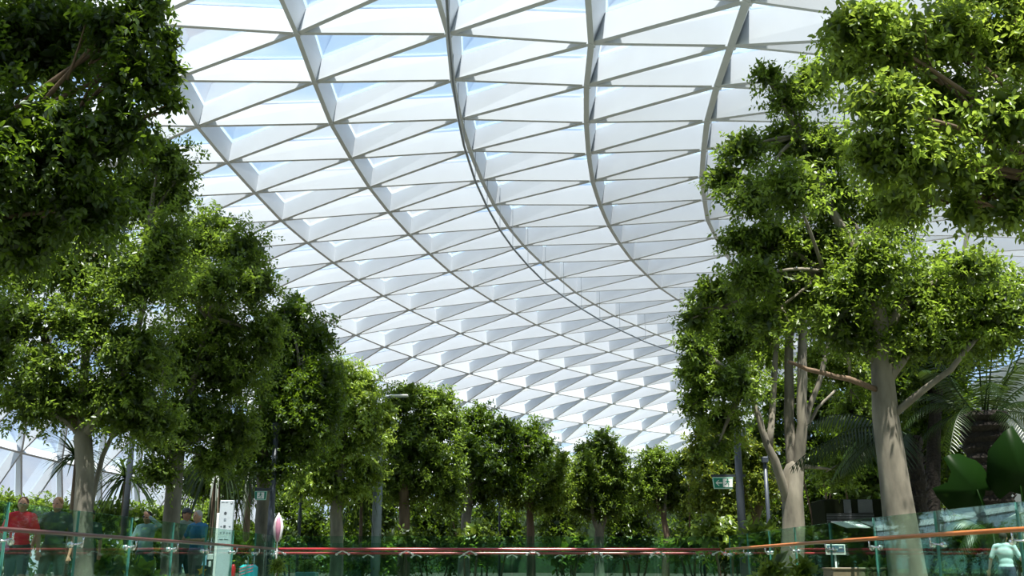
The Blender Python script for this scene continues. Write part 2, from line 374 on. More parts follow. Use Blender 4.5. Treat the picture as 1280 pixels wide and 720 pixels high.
# roof: a triangulated shell of deep white steel fins. Lattice nodes (17 ribs x 31 rows), 1/200 of a 6 m bay
GR = np.array([-1713,1421,1769,-1734,1527,1687,-1752,1637,1610,-1766,1750,1537,-1776,1866,1468,-1783,1986,1404,-1787,2108,1344,-1786,2234,1288,-1780,2362,1236,-1770,2493,1186,-1754,2626,1140,-1733,2760,1096,-1705,2895,1053,-1671,3031,1013,-1631,3167,974,-1584,3302,936,-1530,3437,900,-1470,3569,866,-1404,3700,832,-1331,3828,801,-1253,3952,771,-1169,4074,742,-1081,4191,717,-988,4305,693,-893,4415,673,-795,4522,656,-697,4627,643,-598,4729,634,-499,4829,630,-402,4928,630,-305,5026,635,-1635,1329,1608,-1653,1437,1526,-1668,1549,1449,-1680,1664,1377,-1688,1782,1309,-1693,1904,1246,-1693,2029,1187,-1690,2157,1131,-1682,2287,1080,-1669,2419,1032,-1650,2552,987,-1626,2687,945,-1595,2822,905,-1557,2957,868,-1514,3091,832,-1464,3224,798,-1407,3356,766,-1344,3485,735,-1275,3613,706,-1200,3737,678,-1120,3859,652,-1034,3977,628,-944,4092,606,-850,4203,586,-753,4311,568,-654,4416,554,-554,4519,543,-454,4620,536,-355,4720,533,-258,4819,535,-162,4919,540,-1540,1238,1458,-1555,1348,1377,-1567,1461,1301,-1576,1578,1230,-1582,1698,1164,-1584,1821,1102,-1583,1948,1045,-1577,2077,992,-1567,2208,943,-1551,2340,898,-1529,2473,856,-1502,2607,817,-1468,2741,781,-1428,2875,747,-1381,3007,715,-1328,3138,686,-1269,3267,658,-1204,3394,631,-1133,3519,606,-1057,3640,583,-975,3759,561,-887,3875,541,-795,3988,522,-699,4097,505,-600,4204,490,-499,4308,478,-398,4409,469,-297,4510,463,-197,4610,461,-99,4711,463,-4,4812,469,-1427,1149,1320,-1440,1260,1241,-1449,1374,1167,-1456,1492,1098,-1459,1613,1034,-1459,1738,975,-1455,1865,921,-1447,1994,872,-1434,2125,827,-1416,2257,786,-1392,2390,748,-1363,2523,713,-1326,2655,682,-1284,2786,652,-1236,2917,625,-1181,3045,600,-1120,3172,577,-1053,3297,555,-981,3419,535,-903,3539,516,-819,3656,499,-731,3770,482,-637,3881,467,-540,3989,453,-438,4095,440,-334,4198,430,-230,4300,422,-126,4401,417,-25,4501,415,72,4603,417,166,4706,423,-1298,1064,1195,-1308,1175,1117,-1315,1290,1045,-1319,1409,980,-1321,1531,920,-1318,1656,866,-1312,1783,817,-1302,1912,773,-1287,2042,734,-1267,2173,698,-1241,2304,666,-1210,2435,636,-1172,2565,610,-1129,2695,586,-1079,2823,563,-1023,2949,543,-961,3074,525,-893,3196,508,-820,3317,493,-741,3435,478,-657,3550,465,-568,3663,452,-474,3774,440,-374,3881,429,-270,3987,419,-162,4090,409,-54,4192,402,54,4293,397,157,4395,395,255,4498,397,346,4603,402,-1154,983,1082,-1161,1095,1007,-1166,1211,939,-1168,1330,878,-1167,1453,823,-1163,1578,775,-1155,1704,733,-1143,1832,696,-1127,1961,664,-1105,2090,636,-1078,2219,610,-1046,2348,587,-1008,2476,566,-965,2603,547,-915,2729,529,-858,2853,514,-796,2976,500,-727,3097,488,-653,3215,477,-574,3332,467,-490,3446,458,-401,3559,449,-307,3668,440,-206,3776,432,-100,3881,424,13,3984,417,127,4087,410,240,4189,405,346,4292,403,444,4397,404,532,4504,408,-996,910,980,-1000,1024,910,-1002,1141,847,-1002,1260,792,-1000,1382,745,-995,1506,704,-986,1632,671,-973,1758,643,-955,1885,619,-933,2012,598,-906,2139,579,-874,2265,562,-837,2391,547,-794,2515,533,-744,2638,520,-688,2761,509,-626,2882,499,-557,3001,491,-482,3118,485,-403,3234,478,-318,3347,473,-229,3459,467,-135,3568,461,-35,3675,456,73,3780,452,188,3883,447,309,3985,442,428,4088,438,537,4192,436,633,4299,437,716,4409,439,-825,847,888,-825,963,824,-825,1080,768,-825,1200,721,-822,1321,683,-817,1443,652,-808,1567,628,-794,1692,609,-775,1817,593,-753,1942,580,-725,2066,568,-694,2190,557,-658,2312,547,-616,2434,537,-567,2555,528,-512,2675,520,-449,2794,515,-381,2911,510,-306,3027,507,-226,3142,504,-140,3254,501,-50,3364,497,45,3472,494,145,3579,491,254,3683,490,367,3786,490,489,3887,490,611,3989,491,720,4094,491,813,4203,491,892,4314,492,-647,792,801,-640,912,747,-637,1030,701,-636,1149,665,-634,1268,637,-630,1389,616,-620,1510,602,-607,1633,591,-589,1756,582,-566,1878,574,-538,2000,568,-507,2121,562,-471,2241,556,-428,2361,550,-380,2479,545,-324,2597,540,-263,2713,537,-195,2828,535,-121,2942,534,-42,3055,532,44,3165,531,138,3274,531,238,3380,530,339,3485,529,445,3588,529,557,3689,530,671,3790,536,782,3892,543,886,3997,549,978,4106,555,1057,4217,561,-466,741,718,-450,864,675,-441,985,642,-439,1104,618,-439,1221,602,-437,1339,591,-426,1458,585,-413,1578,581,-396,1699,575,-374,1819,573,-346,1938,570,-315,2057,568,-277,2175,565,-231,2292,562,-181,2409,561,-127,2523,559,-66,2637,557,0,2749,556,75,2860,556,152,2969,555,236,3077,555,327,3184,555,422,3288,556,523,3391,557,628,3491,561,735,3591,570,842,3691,582,945,3793,596,1042,3897,611,1131,4004,625,1212,4115,640,-290,684,633,-264,811,606,-248,933,588,-241,1053,577,-242,1168,574,-241,1285,571,-232,1403,569,-221,1521,569,-204,1638,569,-181,1756,568,-154,1873,568,-122,1990,566,-84,2105,565,-42,2220,565,8,2334,564,60,2446,563,123,2557,563,190,2667,562,264,2775,563,343,2881,563,426,2986,566,509,3090,568,600,3192,573,699,3291,582,801,3390,594,904,3488,610,1005,3587,630,1101,3688,652,1193,3791,676,1279,3897,700,1359,4006,725,-130,613,542,-96,739,534,-75,861,533,-66,979,536,-68,1096,541,-65,1213,545,-57,1329,550,-44,1446,552,-28,1562,555,-5,1679,556,22,1793,559,57,1908,561,95,2022,562,136,2135,562,185,2247,564,240,2358,564,303,2466,566,367,2574,567,440,2681,568,521,2785,570,604,2888,574,689,2989,581,779,3088,593,873,3185,609,970,3282,629,1067,3379,654,1162,3477,682,1253,3577,712,1340,3680,745,1422,3785,778,1499,3892,814,6,524,441,40,647,451,63,768,463,75,888,476,79,1005,490,87,1122,500,98,1238,509,112,1354,516,132,1470,522,156,1586,528,185,1700,534,219,1814,538,260,1927,542,302,2039,546,354,2150,550,412,2259,554,476,2367,558,543,2473,563,616,2578,567,695,2680,573,779,2781,583,865,2880,596,954,2977,615,1044,3073,638,1136,3169,667,1227,3265,699,1316,3362,735,1402,3462,774,1484,3563,815,1562,3666,859,1635,3772,904,118,423,331,146,541,359,166,658,386,180,774,413,192,892,434,205,1009,452,223,1126,468,242,1244,480,267,1361,491,293,1477,501,328,1592,510,368,1707,515,414,1821,519,464,1933,523,520,2044,528,580,2153,534,646,2260,541,715,2366,550,790,2469,560,869,2570,572,951,2669,589,1036,2767,610,1123,2862,637,1211,2957,668,1298,3052,705,1384,3147,746,1468,3243,790,1549,3342,837,1626,3442,887,1698,3544,940,1767,3648,994,217,319,214,244,430,258,267,543,298,286,657,336,306,773,368,326,890,396,349,1008,419,374,1126,439,403,1244,455,435,1362,468,474,1479,478,519,1595,485,569,1710,490,624,1823,495,683,1935,500,746,2044,508,813,2151,517,885,2255,530,960,2357,546,1039,2457,566,1121,2554,591,1204,2649,621,1289,2743,656,1374,2837,697,1457,2930,742,1538,3025,792,1617,3120,844,1692,3217,900,1763,3316,959,1831,3417,1020,1894,3519,1084,317,222,91,348,328,148,377,436,202,404,548,250,431,661,294,458,777,332,486,895,364,516,1013,391,549,1132,413,586,1251,429,628,1369,441,675,1485,450,728,1600,456,784,1714,461,845,1825,467,910,1934,476,978,2040,488,1051,2143,505,1127,2243,527,1205,2340,555,1286,2435,589,1368,2529,628,1451,2621,673,1532,2713,723,1612,2805,778,1689,2899,836,1762,2993,898,1832,3089,963,1898,3187,1030,1960,3286,1100,2017,3386,1172,424,134,-37,463,237,33,500,342,98,536,451,158,570,562,213,603,677,261,636,793,303,670,911,337,706,1029,365,746,1148,385,790,1265,399,837,1381,409,890,1495,415,946,1607,421,1007,1717,428,1072,1824,438,1142,1928,454,1214,2029,475,1290,2126,504,1369,2221,539,1448,2314,582,1529,2405,631,1609,2495,686,1687,2586,746,1763,2677,811,1836,2769,879,1905,2862,950,1969,2958,1024,2029,3054,1100,2085,3152,1179,2136,3251,1259], float).reshape(17, 31, 3) / 200.0
U = 6.0
for i, a in zip(range(5, -1, -1), [math.radians(q) for q in (12,24,38,50,60,68)]):              # the shell curls down towards the garden's edge on the left
    for j in range(31):
        h = GR[i + 1, j] - GR[i + 2, j]
        if i == 5: h0 = h
        g = GR[6, j] - GR[7, j]; g = np.array([g[0], g[1], 0]); g /= np.linalg.norm(g)
        GR[i, j] = GR[i + 1, j] + np.array([g[0] * math.cos(a), g[1] * math.cos(a), -math.sin(a)])
EXT = 9                                              # further rows carry the shell on over the camera
ext = np.zeros((17, EXT, 3))
for k in range(EXT):
    q = EXT - k
    for i in range(17):
        if i <= 13: ext[i, k] = GR[i, 0] + np.array([-.02, -.62, .04 * max(0, 4 - q)]) * q
        else: ext[i, k] = GR[13, 0] + np.array([-.02, -.62, 0]) * q + np.array([.95, 0, -.12 * (i - 13)]) * (i - 13)
GR = np.concatenate([ext, GR], axis=1); NJ = 31 + EXT
RN = GR * U; RN[:, :, 2] += CAM_Z
def rnode(i, j): return RN[i, j]
def rnormal(i, j):
    a = RN[min(i + 1, 16), j] - RN[max(i - 1, 0), j]; b = RN[i, min(j + 1, NJ - 1)] - RN[i, max(j - 1, 0)]
    n = np.cross(a, b); n /= np.linalg.norm(n)
    if n[2] < 0: n = -n
    return n
NRM = np.array([[rnormal(i, j) for j in range(NJ)] for i in range(17)])
def alive(i, j):
    if not (0 <= i < 17 and 0 <= j < NJ): return False
    if i >= 15 and EXT - 2 < j < 6 + EXT: return False
    if i >= 14 and EXT - 2 < j < 2 + EXT: return False
    return RN[i, j][2] > -3
FIN, FW = .90, .075
def fin(mb, p, q, np_, nq_, w=FW, d=FIN, off=0.0, seal=True):
    t = q - p; t = t / np.linalg.norm(t)
    s = np.cross(t, (np_ + nq_) / 2); s /= np.linalg.norm(s)
    p0 = p + np_ * off; q0 = q + nq_ * off
    vs = [p0 - s * w, p0 + s * w, q0 + s * w, q0 - s * w]
    vs += [p + np_ * d - s * w, p + np_ * d + s * w, q + nq_ * d + s * w, q + nq_ * d - s * w]
    mb.add(vs, [(0, 1, 2, 3), (4, 7, 6, 5), (0, 4, 5, 1), (1, 5, 6, 2), (2, 6, 7, 3), (3, 7, 4, 0)])
roof = empty('ceiling', (0, 60, 0)); tag(roof, kind='structure')
OFF = np.array([0, 60, 0])
def seg(mb, a, b, **k):
    if alive(*a) and alive(*b):
        fin(mb, RN[a] - OFF, RN[b] - OFF, NRM[a], NRM[b], **k); return 1
    return 0
for i in range(17):
    mb = MB()
    for j in range(NJ - 1): seg(mb, (i, j), (i, j + 1), w=.092, off=-.04, seal=False)
    for j in range(NJ):        # node stubs where the fins meet
        if alive(i, j):
            p = RN[i, j] - OFF; n = NRM[i, j]
            mb.tube([Vector(p - n * .06), Vector(p + n * (FIN + .02))], .14, 6)
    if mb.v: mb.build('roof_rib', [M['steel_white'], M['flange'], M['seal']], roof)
for j in range(NJ):
    mb = MB()
    for i in range(16): seg(mb, (i, j), (i + 1, j))
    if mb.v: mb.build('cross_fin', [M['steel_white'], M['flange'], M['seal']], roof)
for k in range(0, NJ + 16):
    mb = MB()
    for i in range(16):
        j = k - i
        seg(mb, (i, j), (i + 1, j - 1))
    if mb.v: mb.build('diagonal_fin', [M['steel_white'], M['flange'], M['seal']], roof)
tris = []
for i in range(16):
    for j in range(1, NJ):
        # diagonal runs (i,j)-(i+1,j-1)
        for T in (((i, j - 1), (i + 1, j - 1), (i, j)), ((i, j), (i + 1, j - 1), (i + 1, j))):
            if all(alive(*t) for t in T): tris.append(T)
def tri_size(T):
    c = sum(RN[t] for t in T) / 3
    d = np.linalg.norm(c)
    v = Vector(c) - Vector((0, 0, CAM_Z))
    zc = v.y * CP + v.z * SP; px = 640 + F_PX * v.x / zc; py = 360 - F_PX * (-v.y * SP + v.z * CP) / zc
    return d + (0 if (zc > 0 and 100 < px < 1200 and py > -30) else 500)
tris.sort(key=tri_size)
def pane(mb, T, d=FIN + .072, th=.03):
    a = [RN[t] - OFF + NRM[t] * d for t in T]; b = [RN[t] - OFF + NRM[t] * (d + th) for t in T]
    mb.add(a + b, [(0, 1, 2), (5, 4, 3), (0, 3, 4, 1), (1, 4, 5, 2), (2, 5, 3, 0)])
rest = MB()
for n_, T in enumerate(tris):
    if n_ < 100:
        mb = MB(); pane(mb, T); mb.build('glass_pane', M['roof_glass'], roof)
    else: pane(rest, T)
tag(rest.build('far_glass_panes', M['roof_glass'], roof), kind='stuff')
# slim maintenance rail hung below the roof
pts = []
for x_, y_ in ((557, -60), (558.7, 0), (561, 45), (566, 100), (572.5, 145), (580, 182), (594, 226), (609, 259), (625, 287.5), (641, 310), (660, 332), (682, 354), (705, 371), (727, 386), (750, 400), (775, 412.5), (807, 427.5), (842, 440), (880, 452)):
    r = at(x_, y_, 1.0) - Vector((0, 0, CAM_Z)); t = 15.2 / r.z
    pts.append(Vector((0, 0, CAM_Z)) + r * t)
tr = empty('roof_rail', pts[5]); mb = MB(); mb.tube([p - pts[5] for p in pts], .05, 8); mb.build('rail_tube', M['pole_grey'], tr, True)
for a, b in zip(pts, pts[1:]):
    n_ = max(1, int((b - a).length / 4))
    for q in range(n_):
        p = a.lerp(b, q / n_) - pts[5]; mb = MB(); mb.tube([p, p + Vector((0, 0, 2.1))], .012, 4); mb.build('hanger', M['pole_grey'], tr)
tag(tr, 'slim curved grey rail hung below the middle of the glass roof', 'rail')

# ------------------------------------------------------------------ trees
def limb(mb, a, b, r0, r1, sag, rnd, seg=8, n=7, knob=.12):
    a = Vector(a); b = Vector(b); L = (b - a).length
    off = Vector((rnd.uniform(-1, 1), rnd.uniform(-1, 1), 0)) * L * .07
    pts = []; rr = []
    for k in range(n):
        t = k / (n - 1)
        p = a.lerp(b, t) + Vector((0, 0, sag * L * math.sin(PI * t) * (1 - t * .4))) + off * math.sin(PI * t * 1.3)
        pts.append(p); rr.append(r0 + (r1 - r0) * t ** .8)
    mb.tube(pts, rr, seg, knob=knob, rnd=rnd)

def tree(name, label, cat, group, y, trunk, r, blobs, leaf, lm, bark, seed, limbs=(), dens=1.0, droop=.35, six=False, base_px=None, fork=None, depth_spread=1.0, tone=0.0):
    """trunk: [(px,py)...] from above the ground upward, at distance y; r: radii in m; blobs: (px,py,rx,ry[,dy]) in pixels"""
    rnd = random.Random(seed)
    tp = [at(px, py, y) for px, py in trunk]
    base = Vector((tp[0].x + (tp[0].x - tp[1].x) * .15, y, 0)) if base_px is None else Vector((base_px, y, 0))
    root = empty(name, base); tag(root, label, cat, group)
    pts = [Vector((0, 0, 0)), Vector((0, 0, .12))] + [p - base for p in tp]
    rr = [r[0] * 1.5, r[0] * 1.15] + [r[0] + (r[1] - r[0]) * k / max(1, len(tp) - 1) for k in range(len(tp))]
    # refine
    P2, R2 = [], []
    for k in range(len(pts) - 1):
        m = max(1, int((pts[k + 1] - pts[k]).length / .35))
        for q in range(m):
            t = q / m; P2.append(pts[k].lerp(pts[k + 1], t) + Vector((rnd.uniform(-1, 1), rnd.uniform(-1, 1), 0)) * rr[k] * .08)
            R2.append(rr[k] + (rr[k + 1] - rr[k]) * t)
    P2[0] = pts[0]; P2.append(pts[-1]); R2.append(rr[-1])
    P2.append(pts[-1] + Vector((0, 0, rr[-1] * .7))); R2.append(rr[-1] * .75); P2.append(pts[-1] + Vector((0, 0, rr[-1] * 1.2))); R2.append(rr[-1] * .3)
    mb = MB(); mb.tube(P2, R2, 14, knob=.10, rnd=rnd); mb.build('trunk', bark, root, True)
    top = pts[-1]; tops = [top]
    for lb in limbs:        # limbs seen in the photograph: [(px,py,dy)...], r0, r1
        pp = [at(px, py, y + dy) - base for px, py, dy in lb[0]]
        mb = MB(); n = len(pp); P3, R3 = [], []
        for k in range(n - 1):
            for q in range(3):
                t = (k + q / 3) / (n - 1); P3.append(pp[k].lerp(pp[k + 1], q / 3) + Vector((rnd.uniform(-1, 1), rnd.uniform(-1, 1), rnd.uniform(-1, 1))) * lb[1] * .12)
                R3.append(lb[1] + (lb[2] - lb[1]) * t)
        P3.append(pp[-1]); R3.append(lb[2])
        mb.tube(P3, R3, 9, knob=.12, rnd=rnd); mb.build('branch', lb[3] if len(lb) > 3 else bark, root, True)
        if lb[2] > .023: tops.append(pp[-1])
    bl = []
    for b in blobs:
        px, py, rx, ry = b[:4]; dy = b[4] if len(b) > 4 else rnd.uniform(-.45, .45) * depth_spread
        yy = y + dy
        s = yy * 1.02 / F_PX
        c = at(px, py, yy) - base; Rr = (rx * s, (rx + ry) / 2 * s * .95, ry * s)
        bl.append((c, Rr))
        st = min(tops, key=lambda q: (q - c).length)
        if (c - st).length > .25:
            mb = MB(); limb(mb, st, c, max(.018, r[1] * .42), .012, .06, rnd, 7)
            mb.build('branch', bark, root, True)
            for q in range(2):      # twigs
                u = Vector((rnd.uniform(-1, 1), rnd.uniform(-1, 1), rnd.uniform(-.3, 1))).normalized()
                mb = MB(); limb(mb, st.lerp(c, .75), c + Vector((u.x * Rr[0], u.y * Rr[1], u.z * Rr[2])) * .8, .016, .006, .04, rnd, 5, 5)
                mb.build('twig', bark, root, True)
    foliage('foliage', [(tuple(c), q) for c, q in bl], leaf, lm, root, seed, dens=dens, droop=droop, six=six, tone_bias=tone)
    return root

G_L = 'fig trees along the left walkway'
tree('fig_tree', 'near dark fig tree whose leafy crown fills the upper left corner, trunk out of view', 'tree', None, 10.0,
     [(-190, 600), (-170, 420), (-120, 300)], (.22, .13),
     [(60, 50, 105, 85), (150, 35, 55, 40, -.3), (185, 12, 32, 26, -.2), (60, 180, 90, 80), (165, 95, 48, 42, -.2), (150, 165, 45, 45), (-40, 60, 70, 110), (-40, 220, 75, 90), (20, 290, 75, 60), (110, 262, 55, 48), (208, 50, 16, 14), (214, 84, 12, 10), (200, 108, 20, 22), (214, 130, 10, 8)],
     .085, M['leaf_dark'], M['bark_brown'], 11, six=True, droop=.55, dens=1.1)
tree('fig_tree', 'nearest whole fig tree on the left with a pale trunk and layered crown', 'tree', None, 15.0,
     [(106, 700), (104, 640), (106, 590), (103, 545)], (.135, .12),
     [(40, 500, 50, 36), (105, 505, 70, 36), (55, 455, 42, 30), (160, 500, 50, 42), (20, 400, 38, 40), (100, 400, 60, 40), (165, 440, 60, 45), (190, 530, 38, 28), (175, 345, 58, 48), (100, 335, 70, 55), (30, 330, 50, 50), (205, 305, 38, 42), (200, 195, 45, 32), (165, 245, 58, 45), (215, 245, 30, 34), (105, 250, 55, 50), (-20, 450, 50, 60), (225, 215, 16, 14)],
     .078, M['leaf_mid'], M['bark_pale'], 12,
     limbs=[([(104, 548, 0), (80, 500, .1), (62, 455, .2), (52, 415, .2)], .06, .03, M['bark_brown']), ([(104, 548, 0), (128, 510, -.1), (165, 450, -.2), (180, 380, -.2), (185, 300, 0)], .07, .03), ([(112, 640, .3), (128, 570, .4), (140, 545, .4)], .04, .03), ([(103, 548, 0), (104, 480, 0), (110, 380, .1), (120, 300, .1)], .08, .03)])
tree('fig_tree', 'second fig on the left, pale trunk beside the man in the black cap', 'tree', None, 18.0,
     [(213, 710), (214, 650), (219, 590), (222, 560)], (.15, .13),
     [(262, 290, 40, 34), (300, 318, 42, 42), (235, 330, 38, 40), (262, 355, 46, 32, -.8), (215, 350, 36, 34, -.6), (320, 355, 30, 32), (265, 410, 56, 42), (225, 450, 52, 46), (285, 465, 52, 46), (240, 520, 52, 36), (205, 545, 38, 32), (290, 540, 40, 36), (195, 590, 26, 20), (330, 420, 30, 40), (262, 575, 26, 20)],
     .085, M['leaf_mid'], M['bark_pale'], 13,
     limbs=[([(222, 565, 0), (232, 520, .1), (250, 440, .1), (262, 400, .1)], .07, .045), ([(222, 565, 0), (205, 500, 0), (205, 460, 0)], .06, .03)])
tree('fig_tree', 'third fig tree on the left walkway, its trunk hidden partly by a dark lamp post', 'tree', None, 21.0,
     [(328, 710), (328, 650), (330, 600), (328, 560)], (.15, .12),
     [(365, 400, 30, 28), (395, 425, 28, 32), (350, 430, 36, 34), (372, 460, 44, 36), (345, 490, 40, 34), (400, 475, 30, 36), (375, 515, 46, 36), (325, 540, 38, 34), (365, 555, 42, 28), (405, 520, 22, 36), (300, 570, 26, 24), (345, 585, 32, 18), (372, 380, 14, 14)],
     .095, M['leaf_dark'], M['bark_pale'], 14, tone=.1,
     limbs=[([(328, 565, 0), (322, 540, 0), (330, 490, 0)], .06, .035, M['bark_brown']), ([(328, 570, 0), (350, 530, 0), (372, 490, 0)], .06, .035, M['bark_brown'])])
tree('fig_tree', 'light green weeping fig tree with a flat rounded top and forked pale trunk', 'tree', None, 27.5,
     [(421, 700), (420, 640), (424, 600), (426, 570)], (.17, .12),
     [(425, 466, 38, 20), (452, 485, 26, 26), (405, 480, 24, 22), (442, 510, 38, 32), (410, 520, 26, 34), (462, 540, 22, 36), (425, 560, 42, 30), (455, 590, 30, 28), (398, 580, 34, 34), (425, 612, 34, 16), (382, 605, 24, 18), (480, 522, 15, 26)],
     .11, M['leaf_light'], M['bark_pale'], 15, droop=.8, tone=.2,
     limbs=[([(421, 640, 0), (410, 620, 0), (405, 590, 0)], .08, .05), ([(424, 600, 0), (430, 560, 0), (434, 520, 0)], .08, .04)])
tree('fig_tree', 'dark round fig tree with a bright flat top behind the tall grey post', 'tree', None, 30.0,
     [(505, 700), (505, 650), (504, 610), (498, 580)], (.17, .13),
     [(515, 496, 40, 18), (548, 506, 28, 24), (492, 506, 24, 18), (530, 535, 44, 28), (562, 530, 18, 24), (500, 560, 34, 34), (545, 575, 36, 32), (515, 605, 40, 26), (558, 610, 24, 24), (485, 600, 20, 26)],
     .12, M['leaf_mid'], M['bark_brown'], 16,
     limbs=[([(500, 585, 0), (503, 560, 0), (508, 530, 0)], .09, .05), ([(500, 590, 0), (520, 570, 0), (540, 545, 0)], .07, .04)])
tree('fig_tree', 'fig tree left of centre with a wide uneven crown and slightly leaning trunk', 'tree', None, 33.0,
     [(580, 700), (582, 650), (586, 620), (590, 595)], (.17, .12),
     [(598, 525, 24, 24), (585, 560, 22, 34), (628, 540, 30, 22), (662, 545, 26, 22), (610, 580, 36, 28), (650, 575, 30, 24), (600, 615, 34, 20), (640, 605, 26, 18), (570, 600, 20, 24), (680, 560, 14, 16)],
     .125, M['leaf_dark'], M['bark_pale'], 17, tone=.2,
     limbs=[([(590, 600, 0), (600, 570, 0), (604, 540, 0)], .08, .04), ([(590, 605, 0), (615, 580, 0), (640, 560, 0)], .07, .04)])
tree('fig_tree', 'small yellow green tree with an open crown left of the forked tree', 'tree', None, 35.0,
     [(664, 700), (663, 665), (662, 645), (664, 625)], (.14, .10),
     [(668, 584, 24, 16), (692, 592, 20, 18), (642, 598, 22, 18), (668, 610, 34, 18), (700, 615, 16, 18), (645, 625, 22, 14), (682, 632, 22, 12), (700, 575, 14, 16)],
     .13, M['leaf_light'], M['bark_brown'], 18,
     limbs=[([(663, 640, 0), (655, 620, 0), (648, 600, 0)], .05, .03), ([(663, 635, 0), (672, 610, 0), (680, 595, 0)], .05, .03)])
tree('fig_tree', 'tall narrow tree at the centre with a V-shaped forked pale trunk', 'tree', None, 36.0,
     [(749, 700), (749, 672), (750, 660)], (.17, .14),
     [(755, 552, 20, 16), (738, 566, 20, 18), (770, 575, 18, 18), (728, 590, 20, 20), (752, 590, 30, 20), (776, 605, 20, 20), (740, 615, 28, 20), (765, 632, 20, 16), (725, 632, 16, 14), (748, 640, 22, 10), (788, 596, 10, 14)],
     .13, M['leaf_mid'], M['bark_pale'], 19,
     limbs=[([(749, 668, 0), (741, 645, 0), (738, 615, 0), (736, 590, 0)], .09, .04), ([(750, 668, 0), (757, 645, 0), (762, 615, 0), (766, 590, 0)], .09, .04)])
tree('fig_tree', 'thin trunked small tree with a bushy two-lobed crown right of centre', 'tree', None, 37.0,
     [(832, 700), (834, 670), (830, 650), (829, 640)], (.13, .09),
     [(818, 572, 20, 16), (838, 582, 18, 18), (856, 572, 13, 12), (862, 590, 10, 14), (820, 600, 28, 18), (845, 610, 20, 18), (806, 618, 18, 16), (832, 628, 28, 12), (798, 595, 10, 12), (858, 625, 14, 14)],
     .13, M['leaf_mid'], M['bark_brown'], 20, tone=.12,
     limbs=[([(830, 650, 0), (822, 632, 0), (816, 600, 0)], .06, .03), ([(831, 645, 0), (832, 620, 0), (833, 600, 0)], .06, .03, M['bark_pale']), ([(862, 660, 0), (861, 610, 0), (860, 585, 0)], .03, .02)])
tree('garden_tree', 'slender leaning brown tree behind the exit sign, bright green and yellow-flecked crown', 'tree', None, 28.0,
     [(938, 700), (942, 655), (950, 630), (953, 600)], (.13, .09),
     [(890, 545, 28, 22), (915, 560, 28, 30), (876, 575, 20, 24), (895, 600, 28, 26), (940, 570, 24, 26), (880, 625, 20, 22), (915, 635, 26, 18), (955, 610, 20, 20)],
     .12, M['leaf_olive'], M['bark_brown'], 21,
     limbs=[([(944, 650, 0), (930, 610, 0), (915, 570, 0)], .05, .03), ([(952, 605, 0), (955, 580, 0), (945, 560, 0)], .05, .03)])
tree('fig_tree', 'grey multi-stemmed fig tree on the right with bare upright limbs under its crown', 'tree', None, 18.0,
     [(990, 710), (992, 660), (990, 620), (992, 590)], (.20, .17),
     [(885, 395, 26, 30), (920, 375, 34, 30), (868, 430, 22, 30), (905, 430, 40, 36), (945, 410, 36, 34), (885, 475, 34, 32), (925, 480, 36, 34), (870, 505, 18, 20), (905, 525, 32, 26), (895, 560, 18, 16), (985, 380, 40, 32), (960, 445, 28, 24, 1.0), (1030, 395, 40, 34), (1020, 450, 30, 30, 1.2), (1060, 460, 34, 34, 1.2), (1070, 520, 30, 30, 1.4), (1045, 590, 30, 20, 1.8), (862, 462, 16, 14)],
     .085, M['leaf_mid'], M['bark_pale'], 22, tone=.15,
     limbs=[([(991, 640, 0), (968, 575, -.2), (955, 545, -.2), (945, 510, -.2), (934, 484, -.2)], .085, .035), ([(962, 560, -.2), (966, 500, 0), (970, 440, 0), (972, 400, 0)], .06, .045),
            ([(991, 600, 0), (987, 520, .1), (985, 440, .1), (990, 390, .1)], .10, .07), ([(996, 600, 0), (1003, 530, -.1), (1003, 450, -.1), (1003, 400, -.1)], .11, .07),
            ([(1000, 560, 0), (1012, 510, .1), (1026, 470, .1), (1037, 420, .1), (1042, 390, .1)], .06, .035), ([(1006, 540, .2), (1022, 510, .2), (1044, 488, .3)], .035, .02)])
tree('fig_tree', 'big fig tree on the right with a thick leaning grey trunk and tallest crown', 'tree', None, 13.0,
     [(1134, 712), (1126, 650), (1118, 590), (1108, 520), (1102, 450), (1098, 400), (1090, 350), (1080, 300)], (.22, .07),
     [(958, 92, 20, 16, -.3), (985, 120, 34, 26), (1015, 100, 34, 30), (930, 185, 34, 24), (985, 175, 46, 30), (1030, 190, 50, 40), (905, 225, 26, 26), (945, 245, 42, 34), (990, 235, 46, 42, -1.2), (1040, 250, 44, 40), (925, 300, 30, 20), (965, 300, 44, 36), (1020, 310, 60, 40), (940, 345, 42, 26), (890, 365, 32, 22), (985, 360, 54, 38), (1050, 375, 50, 40), (1090, 330, 56, 48), (1145, 380, 62, 48), (1110, 260, 55, 50), (1190, 350, 56, 42), (1245, 385, 60, 48), (1180, 420, 60, 34), (1120, 430, 50, 26), (1060, 420, 40, 22), (1245, 420, 40, 20), (870, 400, 22, 18), (960, 400, 34, 22), (1215, 335, 44, 24, -.8)],
     .078, M['leaf_mid'], M['bark_pale'], 23, tone=.08,
     limbs=[([(1110, 525, 0), (1150, 490, -.2), (1188, 462, -.3), (1215, 430, -.3)], .05, .03), ([(1104, 490, 0), (1060, 474, -.3), (1010, 462, -.4), (985, 452, -.4)], .04, .022, M['bark_brown']),
            ([(1100, 460, 0), (1080, 430, 0), (1055, 400, 0), (1030, 340, 0)], .07, .03), ([(1098, 405, 0), (1080, 340, 0), (1040, 260, 0), (1000, 170, 0)], .10, .03), ([(1100, 420, 0), (1140, 370, .1), (1190, 340, .1)], .08, .03), ([(1108, 480, 0), (1122, 460, -.1), (1138, 440, -.1)], .06, .035)])
